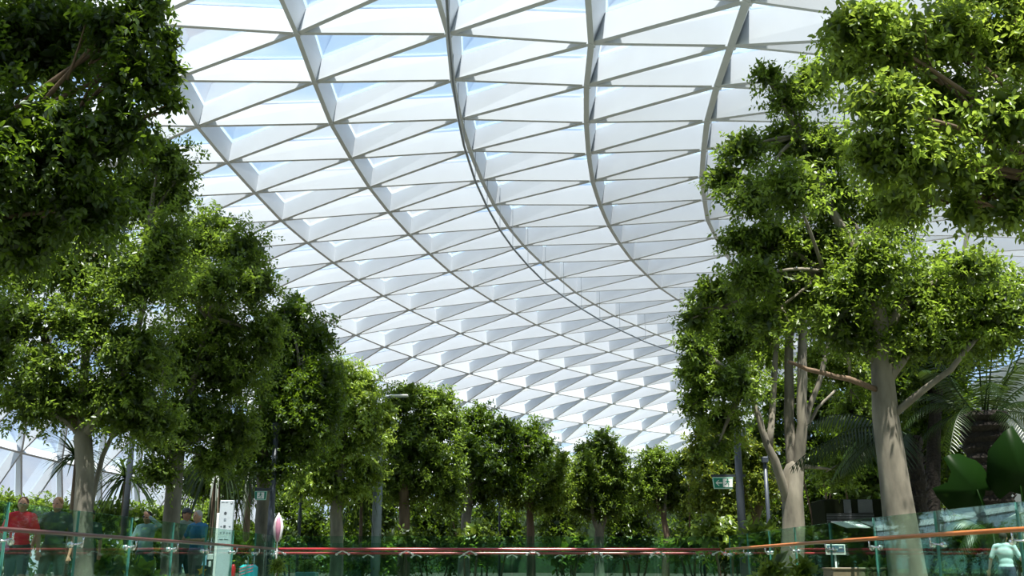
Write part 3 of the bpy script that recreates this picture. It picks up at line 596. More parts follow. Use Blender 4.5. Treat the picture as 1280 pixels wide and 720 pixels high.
tree('fig_tree', 'near bright green fig crown filling the upper right corner, trunk out of view', 'tree', None, 10.0,
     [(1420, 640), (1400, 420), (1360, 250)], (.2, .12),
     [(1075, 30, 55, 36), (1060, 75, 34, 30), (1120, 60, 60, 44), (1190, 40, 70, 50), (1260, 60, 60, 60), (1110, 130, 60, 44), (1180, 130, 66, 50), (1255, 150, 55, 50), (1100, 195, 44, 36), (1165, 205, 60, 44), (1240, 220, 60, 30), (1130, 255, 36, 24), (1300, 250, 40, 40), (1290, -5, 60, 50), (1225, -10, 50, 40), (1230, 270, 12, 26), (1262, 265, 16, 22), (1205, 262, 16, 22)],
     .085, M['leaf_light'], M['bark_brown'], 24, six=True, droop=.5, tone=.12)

tree('fig_tree', 'added fig tree casting shade behind the big leaning trunk, near the cycad', 'tree', None, 21.0,  # added tree: its hidden crown shades the cycad and the background
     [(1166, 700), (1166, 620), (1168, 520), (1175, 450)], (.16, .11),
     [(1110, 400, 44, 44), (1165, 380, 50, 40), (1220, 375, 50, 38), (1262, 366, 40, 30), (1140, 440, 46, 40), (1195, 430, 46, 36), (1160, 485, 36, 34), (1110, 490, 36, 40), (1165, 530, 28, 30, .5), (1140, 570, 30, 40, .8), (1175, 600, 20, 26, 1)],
     .10, M['leaf_dark'], M['bark_dark'], 31, dens=1.15, tone=-.1)  # dark bark colour stands in for shade on this trunk
# shrubs, hedges and the dark trees at the back
def shrub(name, label, cat, group, y, blobs, leaf, lm, seed, dens=.9, stem=True, tone=0.0, droop=.2, wr=.5):
    rnd = random.Random(seed)
    cx = sum(at(b[0], 700, y).x for b in blobs) / len(blobs)
    root = empty(name, (cx, y, 0)); tag(root, label, cat, group)
    bl = []
    for b in blobs:
        dy = b[4] if len(b) > 4 else 0
        s = (y + dy) * 1.0 / F_PX; c = at(b[0], b[1], y + dy) - Vector((cx, y, 0))
        bl.append((tuple(c), (b[2] * s, (b[2] + b[3]) / 2 * s, b[3] * s)))
    for c, r in bl:
        mb = MB()
        for q in range(1):
            limb(mb, (c[0] * .6, c[1] * .6, 0), (c[0], c[1], max(.15, c[2] - .0)), .045, .02, .0, rnd, 6)
        mb.build('stem', M['bark_brown'], root, True)
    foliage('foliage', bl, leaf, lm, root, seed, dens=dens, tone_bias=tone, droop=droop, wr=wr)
    return root

shrub('hedge', 'long clipped leafy hedge behind the people on the left walkway', 'hedge', None, 26.0,
      [(-70 + k * 30, 640 + 2 * math.sin(k * 1.7) + k * 1.2, 27, 28 - k * .5) for k in range(12)], .11, M['leaf_mid'], 40, tone=.25)
shrub('hedge', 'low dark hedge behind the white sign pylon', 'hedge', None, 27.0,
      [(296 + k * 20, 672, 16, 20) for k in range(4)], .11, M['leaf_dark'], 41, tone=.2)
G_B = 'dense dark trees closing the view behind the garden'
bk = [(290, 40, [(270, 640, 22, 16), (300, 610, 30, 22), (250, 600, 30, 26)], 'dark tree crown seen behind the white sign pylon'),
      (370, 46, [(360, 620, 26, 40), (385, 655, 28, 34), (350, 670, 22, 24), (400, 690, 26, 26)], 'dark bushy tree behind the thin lamp post on the left'),
      (455, 41, [(450, 655, 26, 34), (480, 640, 22, 30), (440, 690, 30, 24), (468, 610, 22, 30)], 'dark bushy tree behind the tall grey post'),
      (540, 47, [(530, 640, 26, 34), (560, 655, 24, 30), (520, 685, 30, 26), (570, 690, 22, 22)], 'dark leafy mass behind the dark round fig tree'),
      (620, 42, [(612, 650, 22, 30), (600, 690, 24, 22), (640, 660, 16, 22), (560, 620, 20, 30)], 'dark leafy mass behind the leaning trunk left of centre'),
      (700, 48, [(690, 650, 22, 36), (716, 630, 18, 34), (705, 680, 24, 24), (720, 600, 14, 20)], 'dark narrow tree left of the forked centre tree'),
      (790, 43, [(788, 640, 20, 40), (800, 670, 26, 24), (775, 680, 22, 22), (808, 600, 14, 26), (770, 650, 16, 24)], 'dark narrow tree between the two small centre trees'),
      (860, 48, [(862, 640, 22, 34), (850, 680, 26, 24), (885, 660, 24, 30), (880, 620, 16, 30)], 'dark leafy tree behind the thin black pole'),
      (915, 40, [(915, 640, 26, 40), (945, 660, 26, 34), (930, 600, 24, 36), (900, 690, 24, 20)], 'dark leafy tree behind the exit sign post'),
      (1010, 36, [(985, 640, 30, 36), (1020, 620, 30, 34), (1040, 660, 34, 30), (1000, 680, 30, 24), (1060, 600, 24, 40)], 'dark tree behind the grey multi-stemmed fig'),
      (1050, 33, [(1010, 500, 40, 34), (1050, 520, 40, 40), (1090, 500, 36, 40), (1040, 570, 40, 34), (955, 545, 30, 30), (975, 500, 30, 34), (1000, 560, 30, 30), (1080, 560, 30, 30)], 'tall dark tree seen through the limbs of the grey fig'),
      (1120, 25, [(1090, 600, 34, 44), (1080, 540, 30, 40), (1130, 640, 34, 40), (1150, 590, 36, 50), (1160, 500, 34, 50), (1110, 480, 40, 40), (1160, 445, 44, 40), (1192, 500, 26, 40), (1185, 560, 22, 40)], 'tall dark tree filling the shade behind the big leaning trunk')]
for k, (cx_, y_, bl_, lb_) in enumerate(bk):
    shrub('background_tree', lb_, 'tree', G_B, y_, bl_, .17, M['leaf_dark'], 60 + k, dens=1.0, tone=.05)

shr = [(655, 30, [(600, 668, 20, 16), (580, 676, 14, 14)], 'leaf_light', 'pale broad-leaved bush behind the far handrail left of centre', .15),
       (700, 29, [(724, 684, 18, 16), (700, 690, 16, 16)], 'leaf_mid', 'rounded leafy bush behind the far glass at the centre', .18),
       (820, 30, [(870, 672, 22, 18), (850, 684, 18, 14)], 'leaf_mid', 'bushy shrub behind the far glass right of centre', .16),
       (905, 24, [(890, 664, 26, 20), (915, 672, 22, 18)], 'leaf_light', 'bright shrub left of the exit sign post', .15),
       (960, 20, [(950, 672, 26, 18), (970, 690, 26, 22)], 'leaf_mid', 'leafy shrub between the exit sign post and the grey fig', .16),
       (470, 29, [(470, 700, 30, 20), (440, 702, 18, 18)], 'leaf_light', 'bright low shrub behind the far glass below the tall grey post', .18),
       (560, 29, [(506, 676, 22, 14)], 'leaf_mid', 'strap-leaved shrub at the foot of the dark round fig', .16),
       (1010, 14.5, [(965, 712, 18, 14), (1005, 716, 14, 12)], 'leaf_light', 'small bright plant behind the right balustrade near the brown bin', .10),
       (1100, 14.5, [(1100, 712, 26, 12), (1160, 716, 20, 12)], 'leaf_mid', 'low bushes behind the right balustrade at the foot of the big tree', .10),
       (1180, 19, [(1150, 700, 30, 26), (1185, 694, 30, 26), (1220, 698, 28, 26), (1200, 672, 30, 14), (1238, 670, 20, 14)], 'leaf_dark', 'dark low shrubs along the white wall between the big trunk and the child', .13),
       (1270, 20, [(1272, 690, 18, 26), (1290, 670, 20, 24)], 'leaf_light', 'bright shrub behind the child in the pale blue shirt', .2),
       (130, 19, [(135, 700, 16, 12), (146, 712, 14, 12)], 'leaf_light', 'bright low plant between the second and third people on the left', .18),
       (180, 17.5, [(182, 718, 16, 10)], 'leaf_light', 'bright low plant at the feet of the person shading their eyes', .14),
       (50, 21, [(90, 655, 16, 14), (80, 690, 22, 24), (120, 690, 24, 28), (10, 690, 30, 26)], 'leaf_dark', 'dark shrubs behind the man in the grey shirt', .14),
       (220, 22, [(165, 670, 22, 18), (205, 690, 24, 24), (160, 700, 26, 20)], 'leaf_mid', 'leafy shrub behind the person shading their eyes', .15),
       (300, 23, [(300, 690, 18, 12), (335, 700, 14, 20)], 'leaf_mid', 'small shrub behind the cyan suitcase', .14)]
for k, (px_, y_, bl_, m_, lb_, lf_) in enumerate(shr):
    shrub('shrub', lb_, 'shrub', 'low shrubs planted behind the glass', y_, bl_, lf_, M[m_], 90 + k, dens=.8)

# ------------------------------------------------------------------ palms
def frond(base, d, length, rise, droop, rnd, leaflen=.32, n=30, w=.022, up=0.0, hang=.35):
    """one feathered frond: arching rachis with paired leaflets"""
    d = Vector(d).normalized(); side = Vector((-d.y, d.x, 0)).normalized()
    pts = []
    for k in range(13):
        t = k / 12
        pts.append(Vector(base) + d * (length * t * (1 - .12 * t)) + Vector((0, 0, rise * length * t - droop * length * t * t)))
    mb = MB(); mb.tube(pts, [.018 * (1 - .8 * k / 12) for k in range(13)], 5)
    for k in range(2, n):
        t = k / n; f = t * 12; i = min(int(f), 11); p = pts[i].lerp(pts[i + 1], f - i)
        tg = (pts[i + 1] - pts[i]).normalized(); nrm = side.cross(tg)
        L = leaflen * math.sin(PI * (t * .88 + .1)) ** .6
        for sg in (-1, 1):
            dd = (side * sg + tg * .55 + Vector((0, 0, -hang)) + nrm * .1 + Vector((rnd.uniform(-.1, .1),) * 3)).normalized()
            q = tg * w * .5; tip = p + dd * L; mid = p + dd * L * .5 + nrm * .01
            mb.add([p - q, p + q, mid + q * 1.1 + Vector((0, 0, .006)), mid - q * 1.1, tip - Vector((0, 0, L * .12))], [(0, 1, 2, 3), (3, 2, 4)])
    return mb

def palm(name, label, y, px, top_py, trunk_r, nf, length, rise, droop, seed, leaflen=.32, dirs=None, tcol='bark_dark', hang=.35, zr=(0.1, 1.0)):
    rnd = random.Random(seed)
    top = at(px, top_py, y); base = Vector((top.x, y, 0)); root = empty(name, base); tag(root, label, 'palm')
    h = top.z
    n = max(6, int(h / .09)); mb = MB()
    mb.tube([(0, 0, h * k / n) for k in range(n + 1)], [trunk_r * ((.55 + .45 * (k / n)) if trunk_r > .15 else (.8 + .2 * k / n)) * (1.12 if k % 2 else .94) for k in range(n + 1)], 14, knob=.12, rnd=rnd)
    for k in range(int(h * 60)):   # old leaf bases
        a = rnd.uniform(0, 2 * PI); z = rnd.uniform(h * .2, h * .98)
        p = Vector((math.cos(a), math.sin(a), 0)) * trunk_r * .85 + Vector((0, 0, z))
        o = Vector((math.cos(a), math.sin(a), .9)) * rnd.uniform(.05, .09)
        mb.tube([p, p + o], [.022, .006], 4)
    mb.build('trunk', M[tcol], root, False)
    for k in range(nf):
        if dirs: a, ri, dr, ln = dirs[k % len(dirs)]
        else:
            a = k * 2.399 + rnd.uniform(-.2, .2); e = k / nf
            ri = rise * (zr[0] + (zr[1] - zr[0]) * (1 - e)); dr = droop * rnd.uniform(.8, 1.2); ln = length * rnd.uniform(.85, 1.1)
        frond((math.cos(a) * trunk_r * .5, math.sin(a) * trunk_r * .5, h - .03), (math.cos(a), math.sin(a), 0), ln, ri, dr, rnd, leaflen, hang=hang).build('frond', M['leaf_palm'], root)
    return root

palm('cycad', 'dark thick-trunked cycad with stiff upright feather fronds against the white wall', 18.5, 1228, 516, .40, 24, 1.5, 2.6, .9, 5, .36, zr=(.0, 1.0))
palm('tree_fern', 'arching feathery palm fronds reaching left in front of the grey fig tree', 14.3, 1142, 545, .10, 9, 1.9, .5, .75, 6, .42,
     dirs=[(PI * 1.02, .28, .50, 1.95), (PI * .95, .75, .62, 1.55), (PI * 1.12, .12, .5, 1.3), (PI * .6, .7, .7, 1.3), (PI * .72, .6, .7, 1.2), (PI * .88, .3, .7, 1.1), (PI * 1.05, .5, .72, 1.7), (PI * .8, .5, .9, 1.3), (PI * 1.3, .3, .8, .9)], hang=.8)
palm('palm', 'fine feathered palm peeking over the right balustrade near the frame edge', 16.1, 1240, 664, .06, 9, .85, 1.2, 1.2, 9, .25, hang=.6)

def strap_plant(label, y, px, py, n, length, seed, r=.05, trunk=True, droop=1.0, w=.05):
    rnd = random.Random(seed)
    top = at(px, py, y); root = empty('screw_pine', (top.x, y, 0)); tag(root, label, 'plant', 'strap-leaved screw pines')
    h = top.z; mb = MB(); mb.tube([(0, 0, 0), (.02, 0, h * .5), (0, 0, h)], [r * 1.1, r, r * .9], 8, knob=.08, rnd=rnd); mb.build('trunk', M['bark_brown'], root, True)
    mb = MB()
    for k in range(n):
        a = rnd.uniform(0, 2 * PI); e = rnd.uniform(-.1, 1.1); L = length * rnd.uniform(.7, 1.1)
        d = Vector((math.cos(a), math.sin(a), 0)); s = Vector((-d.y, d.x, 0)); prev = None; vs = []; m = 6
        for q in range(m + 1):
            t = q / m
            p = Vector((0, 0, h)) + d * L * t * .8 + Vector((0, 0, L * (e * t - droop * t * t)))
            ww = w * (1 - t ** 2) * .5 + .002
            vs += [p - s * ww, p + s * ww + Vector((0, 0, 0)), ]
        mb.add(vs, [(2 * q, 2 * q + 1, 2 * q + 3, 2 * q + 2) for q in range(m)])
    mb.build('leaves', M['leaf_palm'], root)
    return root
strap_plant('fan of long strap leaves sticking out left of the nearest left trunk', 20.5, 96, 572, 80, 1.0, 1, droop=.55)
strap_plant('drooping strap-leaved plant between the first two left trunks', 22.0, 158, 598, 90, 1.2, 2, droop=.75)
strap_plant('tall strap-leaved screw pine hanging over the white sign pylon', 22.4, 272, 580, 130, 1.3, 3, r=.09, droop=1.3)
strap_plant('strap-leaved screw pine between the pylon and the third left trunk', 25.0, 312, 592, 90, 1.2, 4, r=.08, droop=1.2)
strap_plant('strap-leaved plant right of the forked weeping fig trunk', 29.0, 452, 620, 90, 1.2, 8, droop=1.2)

def big_leaf_plant(label, y, px, spec, seed):
    """elephant ears: spec = (px, py, length, facing angle, tilt)"""
    rnd = random.Random(seed); bx = at(px, 700, y).x
    root = empty('elephant_ear', (bx, y, 0)); tag(root, label, 'plant')
    for (lx, ly, L, rot, tilt) in spec:
        c = at(lx, ly, y + rnd.uniform(-.2, .2)) - Vector((bx, y, 0))
        mb = MB(); limb(mb, (c.x * .1, 0, 0), tuple(c), .022, .014, 0, rnd, 6); mb.build('stalk', M['leaf_big'], root, True)
        R = Matrix.Rotation(rot, 3, 'Y') @ Matrix.Rotation(tilt, 3, 'X')
        out = []; N = 26
        for k in range(N):
            a = 2 * PI * k / N
            rr = L * (.5 - .16 * math.cos(a)) if abs(a - PI) > .35 else L * .42
            x = math.sin(a) * rr * .78; z = -math.cos(a) * rr
            if abs(a) < .3 or abs(a - 2 * PI) < .3: z *= .55
            out.append((x * (1 + .04 * math.sin(9 * a)), z))
        vs = [c + R @ Vector((0, -.02, 0))] + [c + R @ Vector((x, .18 * abs(x) + .10 * z * z, z)) for x, z in out]
        vs += [v + R @ Vector((0, .008, 0)) for v in vs]; n1 = N + 1
        fs = [(0, 1 + k, 1 + (k + 1) % N) for k in range(N)] + [(n1, n1 + 1 + (k + 1) % N, n1 + 1 + k) for k in range(N)] + [(1 + k, n1 + 1 + k, n1 + 1 + (k + 1) % N, 1 + (k + 1) % N) for k in range(N)]
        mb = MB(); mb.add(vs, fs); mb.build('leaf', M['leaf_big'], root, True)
big_leaf_plant('elephant ear plant with huge dark leaves at the right edge of the view', 17.0, 1285,
               [(1276, 598, 1.35, .30, .3), (1218, 612, 1.15, -1.15, .3), (1310, 640, .9, 1.2, .3)], 3)

# ------------------------------------------------------------------ walls that close the garden
def wall(name, pts, m, th=.35):
    """pts: (x, y, height)"""
    mb = MB(); vs = []; n = len(pts)
    for k, (x, y, h) in enumerate(pts):
        a = Vector(pts[max(k - 1, 0)][:2]); b = Vector(pts[min(k + 1, n - 1)][:2]); d = (b - a).normalized(); s = Vector((d.y, -d.x)) * th
        vs += [(x, y, 0), (x, y, h), (x + s.x, y + s.y, h), (x + s.x, y + s.y, 0)]
    fs = []
    for k in range(n - 1):
        for i in range(4):
            j = (i + 1) % 4; fs.append((4 * k + i, 4 * k + j, 4 * k + 4 + j, 4 * k + 4 + i))
    fs += [(3, 2, 1, 0), (4 * n - 4, 4 * n - 3, 4 * n - 2, 4 * n - 1)]
    mb.add(vs, fs); return tag(mb.build(name, m), kind='structure')
wall('wall_right', [(11.2, 4, 4.6), (11.0, 10, 4.8), (10.9, 14, 5.0), (11.1, 18, 5.1), (12.0, 24, 5.4), (14.0, 32, 6), (17, 42, 7), (21, 56, 8.5), (24, 75, 10)], M['white_wall'])
wall('wall_far', [(24, 75.5, 10), (20, 95, 9), (6, 108, 7), (-14, 112, 6), (-30, 110, 4)], M['green_wall'])

# ------------------------------------------------------------------ glass balustrades
GT = 1.20; RZ = 0.96
def polyline(pts, step):
    """even points along a plan polyline"""
    P = [Vector(p) for p in pts]; seg = [(b - a).length for a, b in zip(P, P[1:])]; tot = sum(seg); n = max(1, round(tot / step)); out = []
    for k in range(n + 1):
        d = tot * k / n; i = 0
        while i < len(seg) - 1 and d > seg[i]: d -= seg[i]; i += 1
        out.append(P[i].lerp(P[i + 1], min(1, d / seg[i])))
    return out
def balustrade(label, plan, step, rail_mat, style, rail_r=.022, side=1, gh=GT, group=None):
    jn = polyline(plan, step); o = jn[0]
    root = empty('glass_balustrade', (o.x, o.y, 0)); tag(root, label, 'balustrade', group)
    for k, (a, b) in enumerate(zip(jn, jn[1:])):
        d = (b - a).normalized(); n = Vector((-d.y, d.x)); L = (b - a).length - .02
        c = (a + b) / 2 - o; th = .019
        mb = MB(); hx = d * L / 2; hn = n * th / 2
        cs = [c - hx - hn, c + hx - hn, c + hx + hn, c - hx + hn]
        vs = [(p.x, p.y, .03) for p in cs] + [(p.x, p.y, gh) for p in cs]
        mb.add(vs, [(0, 1, 5, 4), (2, 3, 7, 6)], 0); mb.add(vs, [(0, 3, 2, 1), (4, 5, 6, 7), (1, 2, 6, 5), (3, 0, 4, 7)], 1)
        pn = mb.build('glass_panel', [M['glass'], M['glass_edge']], root)
        mb = MB()
        for q in (-.3, .3):
            e = c + d * L * q; mb = MB(); mb.bbox((e.x, e.y, .05), (.09, .09, .1), .012); mb.build('floor_clamp', M['chrome'], pn)
    off = side * .075
    rp_ = []
    for k, p in enumerate(jn):
        a = jn[max(k - 1, 0)]; b = jn[min(k + 1, len(jn) - 1)]; d = (b - a).normalized(); n = Vector((-d.y, d.x)); q = p - o + n * off
        rp_.append((q.x, q.y, RZ))
        base = p - o
        if style == 'spider' :        # chevron arms below the rail, a clamp on each pane
            mb = MB(); apex = Vector((q.x, q.y, RZ - rail_r * .9))
            for s in (-1, 1):
                e = base + d * s * .115; mb.tube([apex, Vector((e.x, e.y, RZ - .085))], [.011, .013], 6)
                mb.tube([Vector((e.x - n.x * .03, e.y - n.y * .03, RZ - .09)), Vector((e.x + n.x * .03, e.y + n.y * .03, RZ - .09))], .024, 10)
            mb.build('rail_bracket', M['steel_bright'], root, True)
        else:                          # ball-ended arms
            mb = MB(); apex = Vector((q.x, q.y, RZ - rail_r * .8)); drop = apex + Vector((0, 0, -.07)); mb.tube([apex, drop], .010, 6)
            for s in (-1, 1):
                e = base + d * s * .12; ep = Vector((e.x, e.y, RZ - .10)); mb.tube([drop, ep], .010, 6); mb.ell((ep.x, ep.y, ep.z), (.032, .032, .032), 12, 8)
            mb.build('rail_bracket', M['chrome'], root, True)
    mb = MB(); mb.tube(rp_, rail_r, 12); mb.build('handrail', rail_mat, root, True)
    return root
M['rail_shaded'] = mat('shade-darkened brown red handrail', (.10, .035, .03), .3, var=.15)  # shadow on the left rail is put into this dark colour
balustrade('green glass balustrade with an orange timber handrail running down the right side', [(5.3, 6.4), (4.75, 8.0), (4.45, 9.4), (4.22, 12.6), (4.12, 15.5), (4.1, 20.2)], 1.55, M['rail_wood'], 'ball', .022, 1)
balustrade('green glass balustrade with a dark handrail running down the left side', [(-4.6, 6.4), (-4.45, 9.5), (-4.4, 14), (-4.4, 19.85)], 1.5, M['rail_shaded'], 'ball', .020, -1)
balustrade('nearer of the two glass balustrades across the middle with a red handrail', [(-4.35, 20.0), (3.95, 20.45)], 1.15, M['rail_red'], 'spider', .027, -1)
balustrade('farther of the two glass balustrades across the middle with a red handrail', [(-8.2, 26.1), (8.2, 26.6)], 1.2, M['rail_red'], 'spider', .03, -1)

# ------------------------------------------------------------------ lamp posts, exit signs
def lamp(label, y, px0, py0, px1, py1, r, m, heads=(), box=None, grp=None, top_arm=False):
    a = at(px0, py0, y); b = at(px1, py1, y); k = (b - a) / (b.z - a.z)
    base = Vector((a.x - k.x * a.z, y, 0)); h = b.z
    root = empty('lamp_post', base); tag(root, label, 'lamp post', grp)
    mb = MB(); mb.tube([(0, 0, 0), (0, 0, .02)], r * 2.0, 16); mb.tube([(0, 0, .02), (0, 0, .14)], [r * 1.5, r * 1.15], 16); mb.build('base_plate', m, root, True)
    mb = MB(); mb.tube([(0, 0, .1), (0, 0, h * .55), (0, 0, h * .56), (0, 0, h)], [r, r, r * .88, r * .82], 16); mb.tube([(0, 0, h - .005), (0, 0, h + .03)], [r * .9, r * .4], 16); mb.build('pole', m, root, True)
    if top_arm:
        mb = MB(); mb.tube([(0, 0, h - .1), (.05, 0, h), (.42, 0, h + .02)], r * .35, 8); mb.build('arm', m, root, True)
        hd = MB(); hd.bbox((.50, 0, h + .03), (.52, .2, .05), .02); ho = hd.build('lamp_head', M['white'], root); mb = MB(); mb.bbox((.50, 0, h), (.42, .14, .02), .006); mb.build('lens', M['board'], ho)
    else:
        mb = MB(); mb.bbox((0, -.02, h + .10), (r * 2.6, r * 2.6, .16), .02); mb.build('lamp_head', m, root)
    if box:
        z = at(px0, box, y).z; mb = MB(); mb.bbox((.06, -r - .07, z), (.17, .13, .22), .02); bo = mb.build('speaker_box', M['pole_grey'], root)
        mb = MB(); mb.tube([(.06, -r - .15, z + .03), (.06, -r - .135, z + .03)], .055, 14); mb.build('speaker_cone', M['white'], bo, True)
    return root
lamp('dark slim lamp post between the first two left trunks', 20.0, 156, 640, 174, 430, .055, M['pole'])
lamp('dark lamp post beside the third left trunk carrying the small exit sign', 20.5, 335, 700, 342, 540, .062, M['pole'])
lamp('thin dark lamp post right of the left exit sign', 28.0, 374, 660, 379, 560, .045, M['pole'])
lamp('tall blue grey lamp post beside the weeping fig with a flat white head', 28.5, 472, 665, 481, 496, .13, M['pole_grey'], top_arm=True)
lamp('thin black lamp post at the left of the small yellow green tree', 36.0, 625, 665, 626, 590, .04, M['pole'])
lamp('very thin black lamp post left of the right exit sign', 30.0, 880, 665, 878, 590, .035, M['pole'])
lamp('dark lamp post on the right holding the arrow exit sign and a small speaker', 22.0, 929, 665, 922, 498, .085, M['pole'], box=540)
lamp('short dark lamp post between the arrow sign post and the grey fig tree', 27.0, 965, 650, 964, 580, .06, M['pole'])

def running_man(mb, o, s, th):
    """small pictogram of a running figure and a door, drawn in shapes"""
    ux, uz, un = Vector((1, 0, 0)), Vector((0, 0, 1)), Vector((0, -1, 0))
    def P(poly): mb.prism([(x * s, z * s) for x, z in poly], o, ux, uz, un, th)
    P([(.02 + .09 * math.cos(t * PI / 4), .40 + .09 * math.sin(t * PI / 4)) for t in range(8)])
    P([(-.10, .02), (.08, .0), (.10, .28), (-.06, .30)])
    P([(-.08, .04), (-.02, -.02), (-.22, -.22), (-.38, -.20), (-.38, -.13), (-.24, -.13)])
    P([(.0, .02), (.10, .0), (.18, -.18), (.12, -.42), (.04, -.42), (.08, -.18)])
    P([(-.06, .30), (-.02, .22), (-.22, .10), (-.30, .20), (-.25, .24), (-.20, .18)])
    P([(.10, .28), (.06, .20), (.22, .08), (.30, .14), (.26, .18), (.22, .16)])
def exit_sign(label, y, x0, x1, y0, y1, arrow, arm):
    a = at(x0, y1, y); b = at(x1, y0, y); w = b.x - a.x; h = b.z - a.z; c = (a + b) / 2
    root = empty('exit_sign', (c.x, y, c.z)); tag(root, label, 'sign', 'green emergency exit signs')
    ux, uz, un = Vector((1, 0, 0)), Vector((0, 0, 1)), Vector((0, -1, 0))
    mb = MB(); mb.prism([(-w * .44, -h / 2), (w * .44, -h / 2), (w / 2, h / 2), (-w / 2, h / 2)], (0, .02, 0), ux, uz, un, .04); mb.build('sign_rim', M['sign_rim'], root)
    mb = MB(); mb.prism([(-w * .41, -h * .42), (w * .41, -h * .42), (w * .46, h * .42), (-w * .46, h * .42)], (0, -.02, 0), ux, uz, un, .006); mb.build('sign_face', M['sign_green'], root)
    if arrow:
        cx = -w * .2; s = h * .30; mb = MB()
        mb.prism([(cx - s, 0), (cx - .1 * s, s * .85), (cx + .15 * s, s * .85), (cx - .45 * s, s * .18), (cx + s, s * .18), (cx + s, -s * .18), (cx - .45 * s, -s * .18), (cx + .15 * s, -s * .85), (cx - .1 * s, -s * .85)], (0, -.026, 0), ux, uz, un, .004); mb.build('arrow', M['white'], root)
    mx = w * .22 if arrow else 0
    mb = MB(); mb.prism([(mx - h * .4, -h * .36), (mx + h * .42, -h * .36), (mx + h * .42, h * .36), (mx - h * .4, h * .36)], (0, -.026, 0), ux, uz, un, .003); mb.build('door_symbol', M['white'], root)
    mb = MB(); running_man(mb, Vector((mx, -.029, -.0)), h * .72, .003); mb.build('running_figure', M['sign_green'], root)
    mb = MB(); mb.box(((arm[0] + arm[1]) / 2, .02, h / 2 + .035), (abs(arm[1] - arm[0]), .04, .05)); mb.build('bracket_arm', M['pole'], root)
exit_sign('green exit sign with white left arrow and running figure, hung from the right lamp post', 22.0, 891, 916, 596.5, 611, True, (-.24, .48))
exit_sign('small green running figure sign in front of the third left trunk', 20.4, 318, 334, 614, 625, False, (-.12, .20))

# ------------------------------------------------------------------ signs and street furniture
def pylon():
    y = 17.0; c = at(279.5, 700, y); top = at(279, 625.5, y).z; w = .215
    root = empty('sign_pylon', (c.x, y, 0)); tag(root, 'tall white wayfinding pylon with small dark pictograms beside the drooping screw pine', 'sign')
    mb = MB(); mb.bbox((0, 0, top / 2 + .02), (w, .09, top - .04), .008); mb.build('panel', M['board'], root)
    mb = MB(); mb.bbox((-w / 2 - .025, .02, top / 2 - .1), (.05, .07, top - .2), .008); mb.build('side_post', M['white'], root)
    mb = MB(); mb.bbox((0, 0, .02), (.4, .25, .04), .01); mb.build('base_plate', M['chrome'], root)
    ux, uz, un = Vector((1, 0, 0)), Vector((0, 0, 1)), Vector((0, -1, 0)); f = -.046; Z = lambda py: at(279, py, y).z
    def sq(mb, x, z, a, b): mb.prism([(-a / 2, -b / 2), (a / 2, -b / 2), (a / 2, b / 2), (-a / 2, b / 2)], (x, f, z), ux, uz, un, .003)
    def arrow(mb, x, z, s, rot):
        pl = [(0, 1), (.8, .1), (.3, .1), (.3, -.9), (-.3, -.9), (-.3, .1), (-.8, .1)]; ca, sa = math.cos(rot), math.sin(rot)
        mb.prism([((p * ca - q * sa) * s, (p * sa + q * ca) * s) for p, q in pl], (x, f, z), ux, uz, un, .003)
    ic = MB(); ic.prism([(.022 * math.cos(t * PI / 6), .022 * math.sin(t * PI / 6)) for t in range(12)], (-.01, f, Z(641.5)), ux, uz, un, .003); ic.build('round_pictogram', M['ink'], root)
    for py, mt in ((649.5, 'ink_grey'), (658, 'ink')):
        ic = MB(); sq(ic, -.01, Z(py), .036, .036); q = ic.build('pictogram', M[mt], root)
    for px_, py, r in ((-.062, 658, PI / 2), (.072, 658, -PI / 2), (-.062, 666, 0), (-.012, 666, 0), (.035, 666, PI), (.08, 666, -PI / 2)):
        ic = MB(); arrow(ic, px_, Z(py), .016, r); ic.build('arrow', M['ink_grey'], root)
    for k, (px_, py, a) in enumerate(((-.06, 627.8, .05), (.0, 627.8, .04), (.03, 674, .06), (-.05, 674, .06), (-.05, 680, .07), (.04, 680, .07))):
        ic = MB(); sq(ic, px_, Z(py), a, .007); ic.build('text_line', M['ink_grey'], root)
    ic = MB(); sq(ic, .078, Z(628.5), .03, .032); ic.build('corner_symbol', M['ink'], root)
    ic = MB(); ic.prism([(-.010, -.010), (.010, -.010), (.010, .010), (-.010, .010)], (.078, f - .003, Z(628.5)), ux, uz, un, .002); ic.build('corner_mark', M['board'], root)
pylon()

def info_board():
    y = 16.0; a = at(1032.5, 693.5, y); b = at(1056, 680.5, y); c = (a + b) / 2
    root = empty('plant_label_board', (c.x, y, 0)); tag(root, 'small white framed board with dark lettering on a post beyond the right handrail', 'sign')
    mb = MB(); mb.tube([(0, .03, 0), (0, .03, c.z)], .014, 8); mb.build('post', M['white'], root, True)
    w, h = b.x - a.x, b.z - a.z
    mb = MB(); mb.bbox((0, 0, c.z), (w, .025, h), .004); bo = mb.build('board', M['white'], root)
    mb = MB(); mb.box((0, -.015, c.z + .012), (w * .86, .006, h * .66)); mb.build('printed_face', mat('deep blue print', (.06, .13, .2), .5), bo)
    for k in range(3):
        mb = MB(); mb.box((-w * .25 + k * w * .25, -.020, c.z + .03 - (k % 2) * .03), (w * .16, .004, .02)); mb.build('lettering', M['white'], bo)
info_board()
def planter_bin():
    y = 13.2; a = at(1016, 709.5, y); b = at(1056, 709.5, y); c = (a + b) / 2; w = b.x - a.x
    root = empty('planter_box', (c.x + .18, y, 0)); tag(root, 'plain brown box-shaped planter behind the right balustrade at the bottom edge', 'planter')
    m = mat('brown metal', (.14, .12, .07), .5, var=.1)
    mb = MB(); mb.bbox((0, 0, a.z / 2), (w, .4, a.z - .04), .01); mb.build('body', m, root); mb = MB(); mb.bbox((0, 0, a.z - .012), (w + .02, .42, .024), .006); mb.build('rim', m, root)
planter_bin()

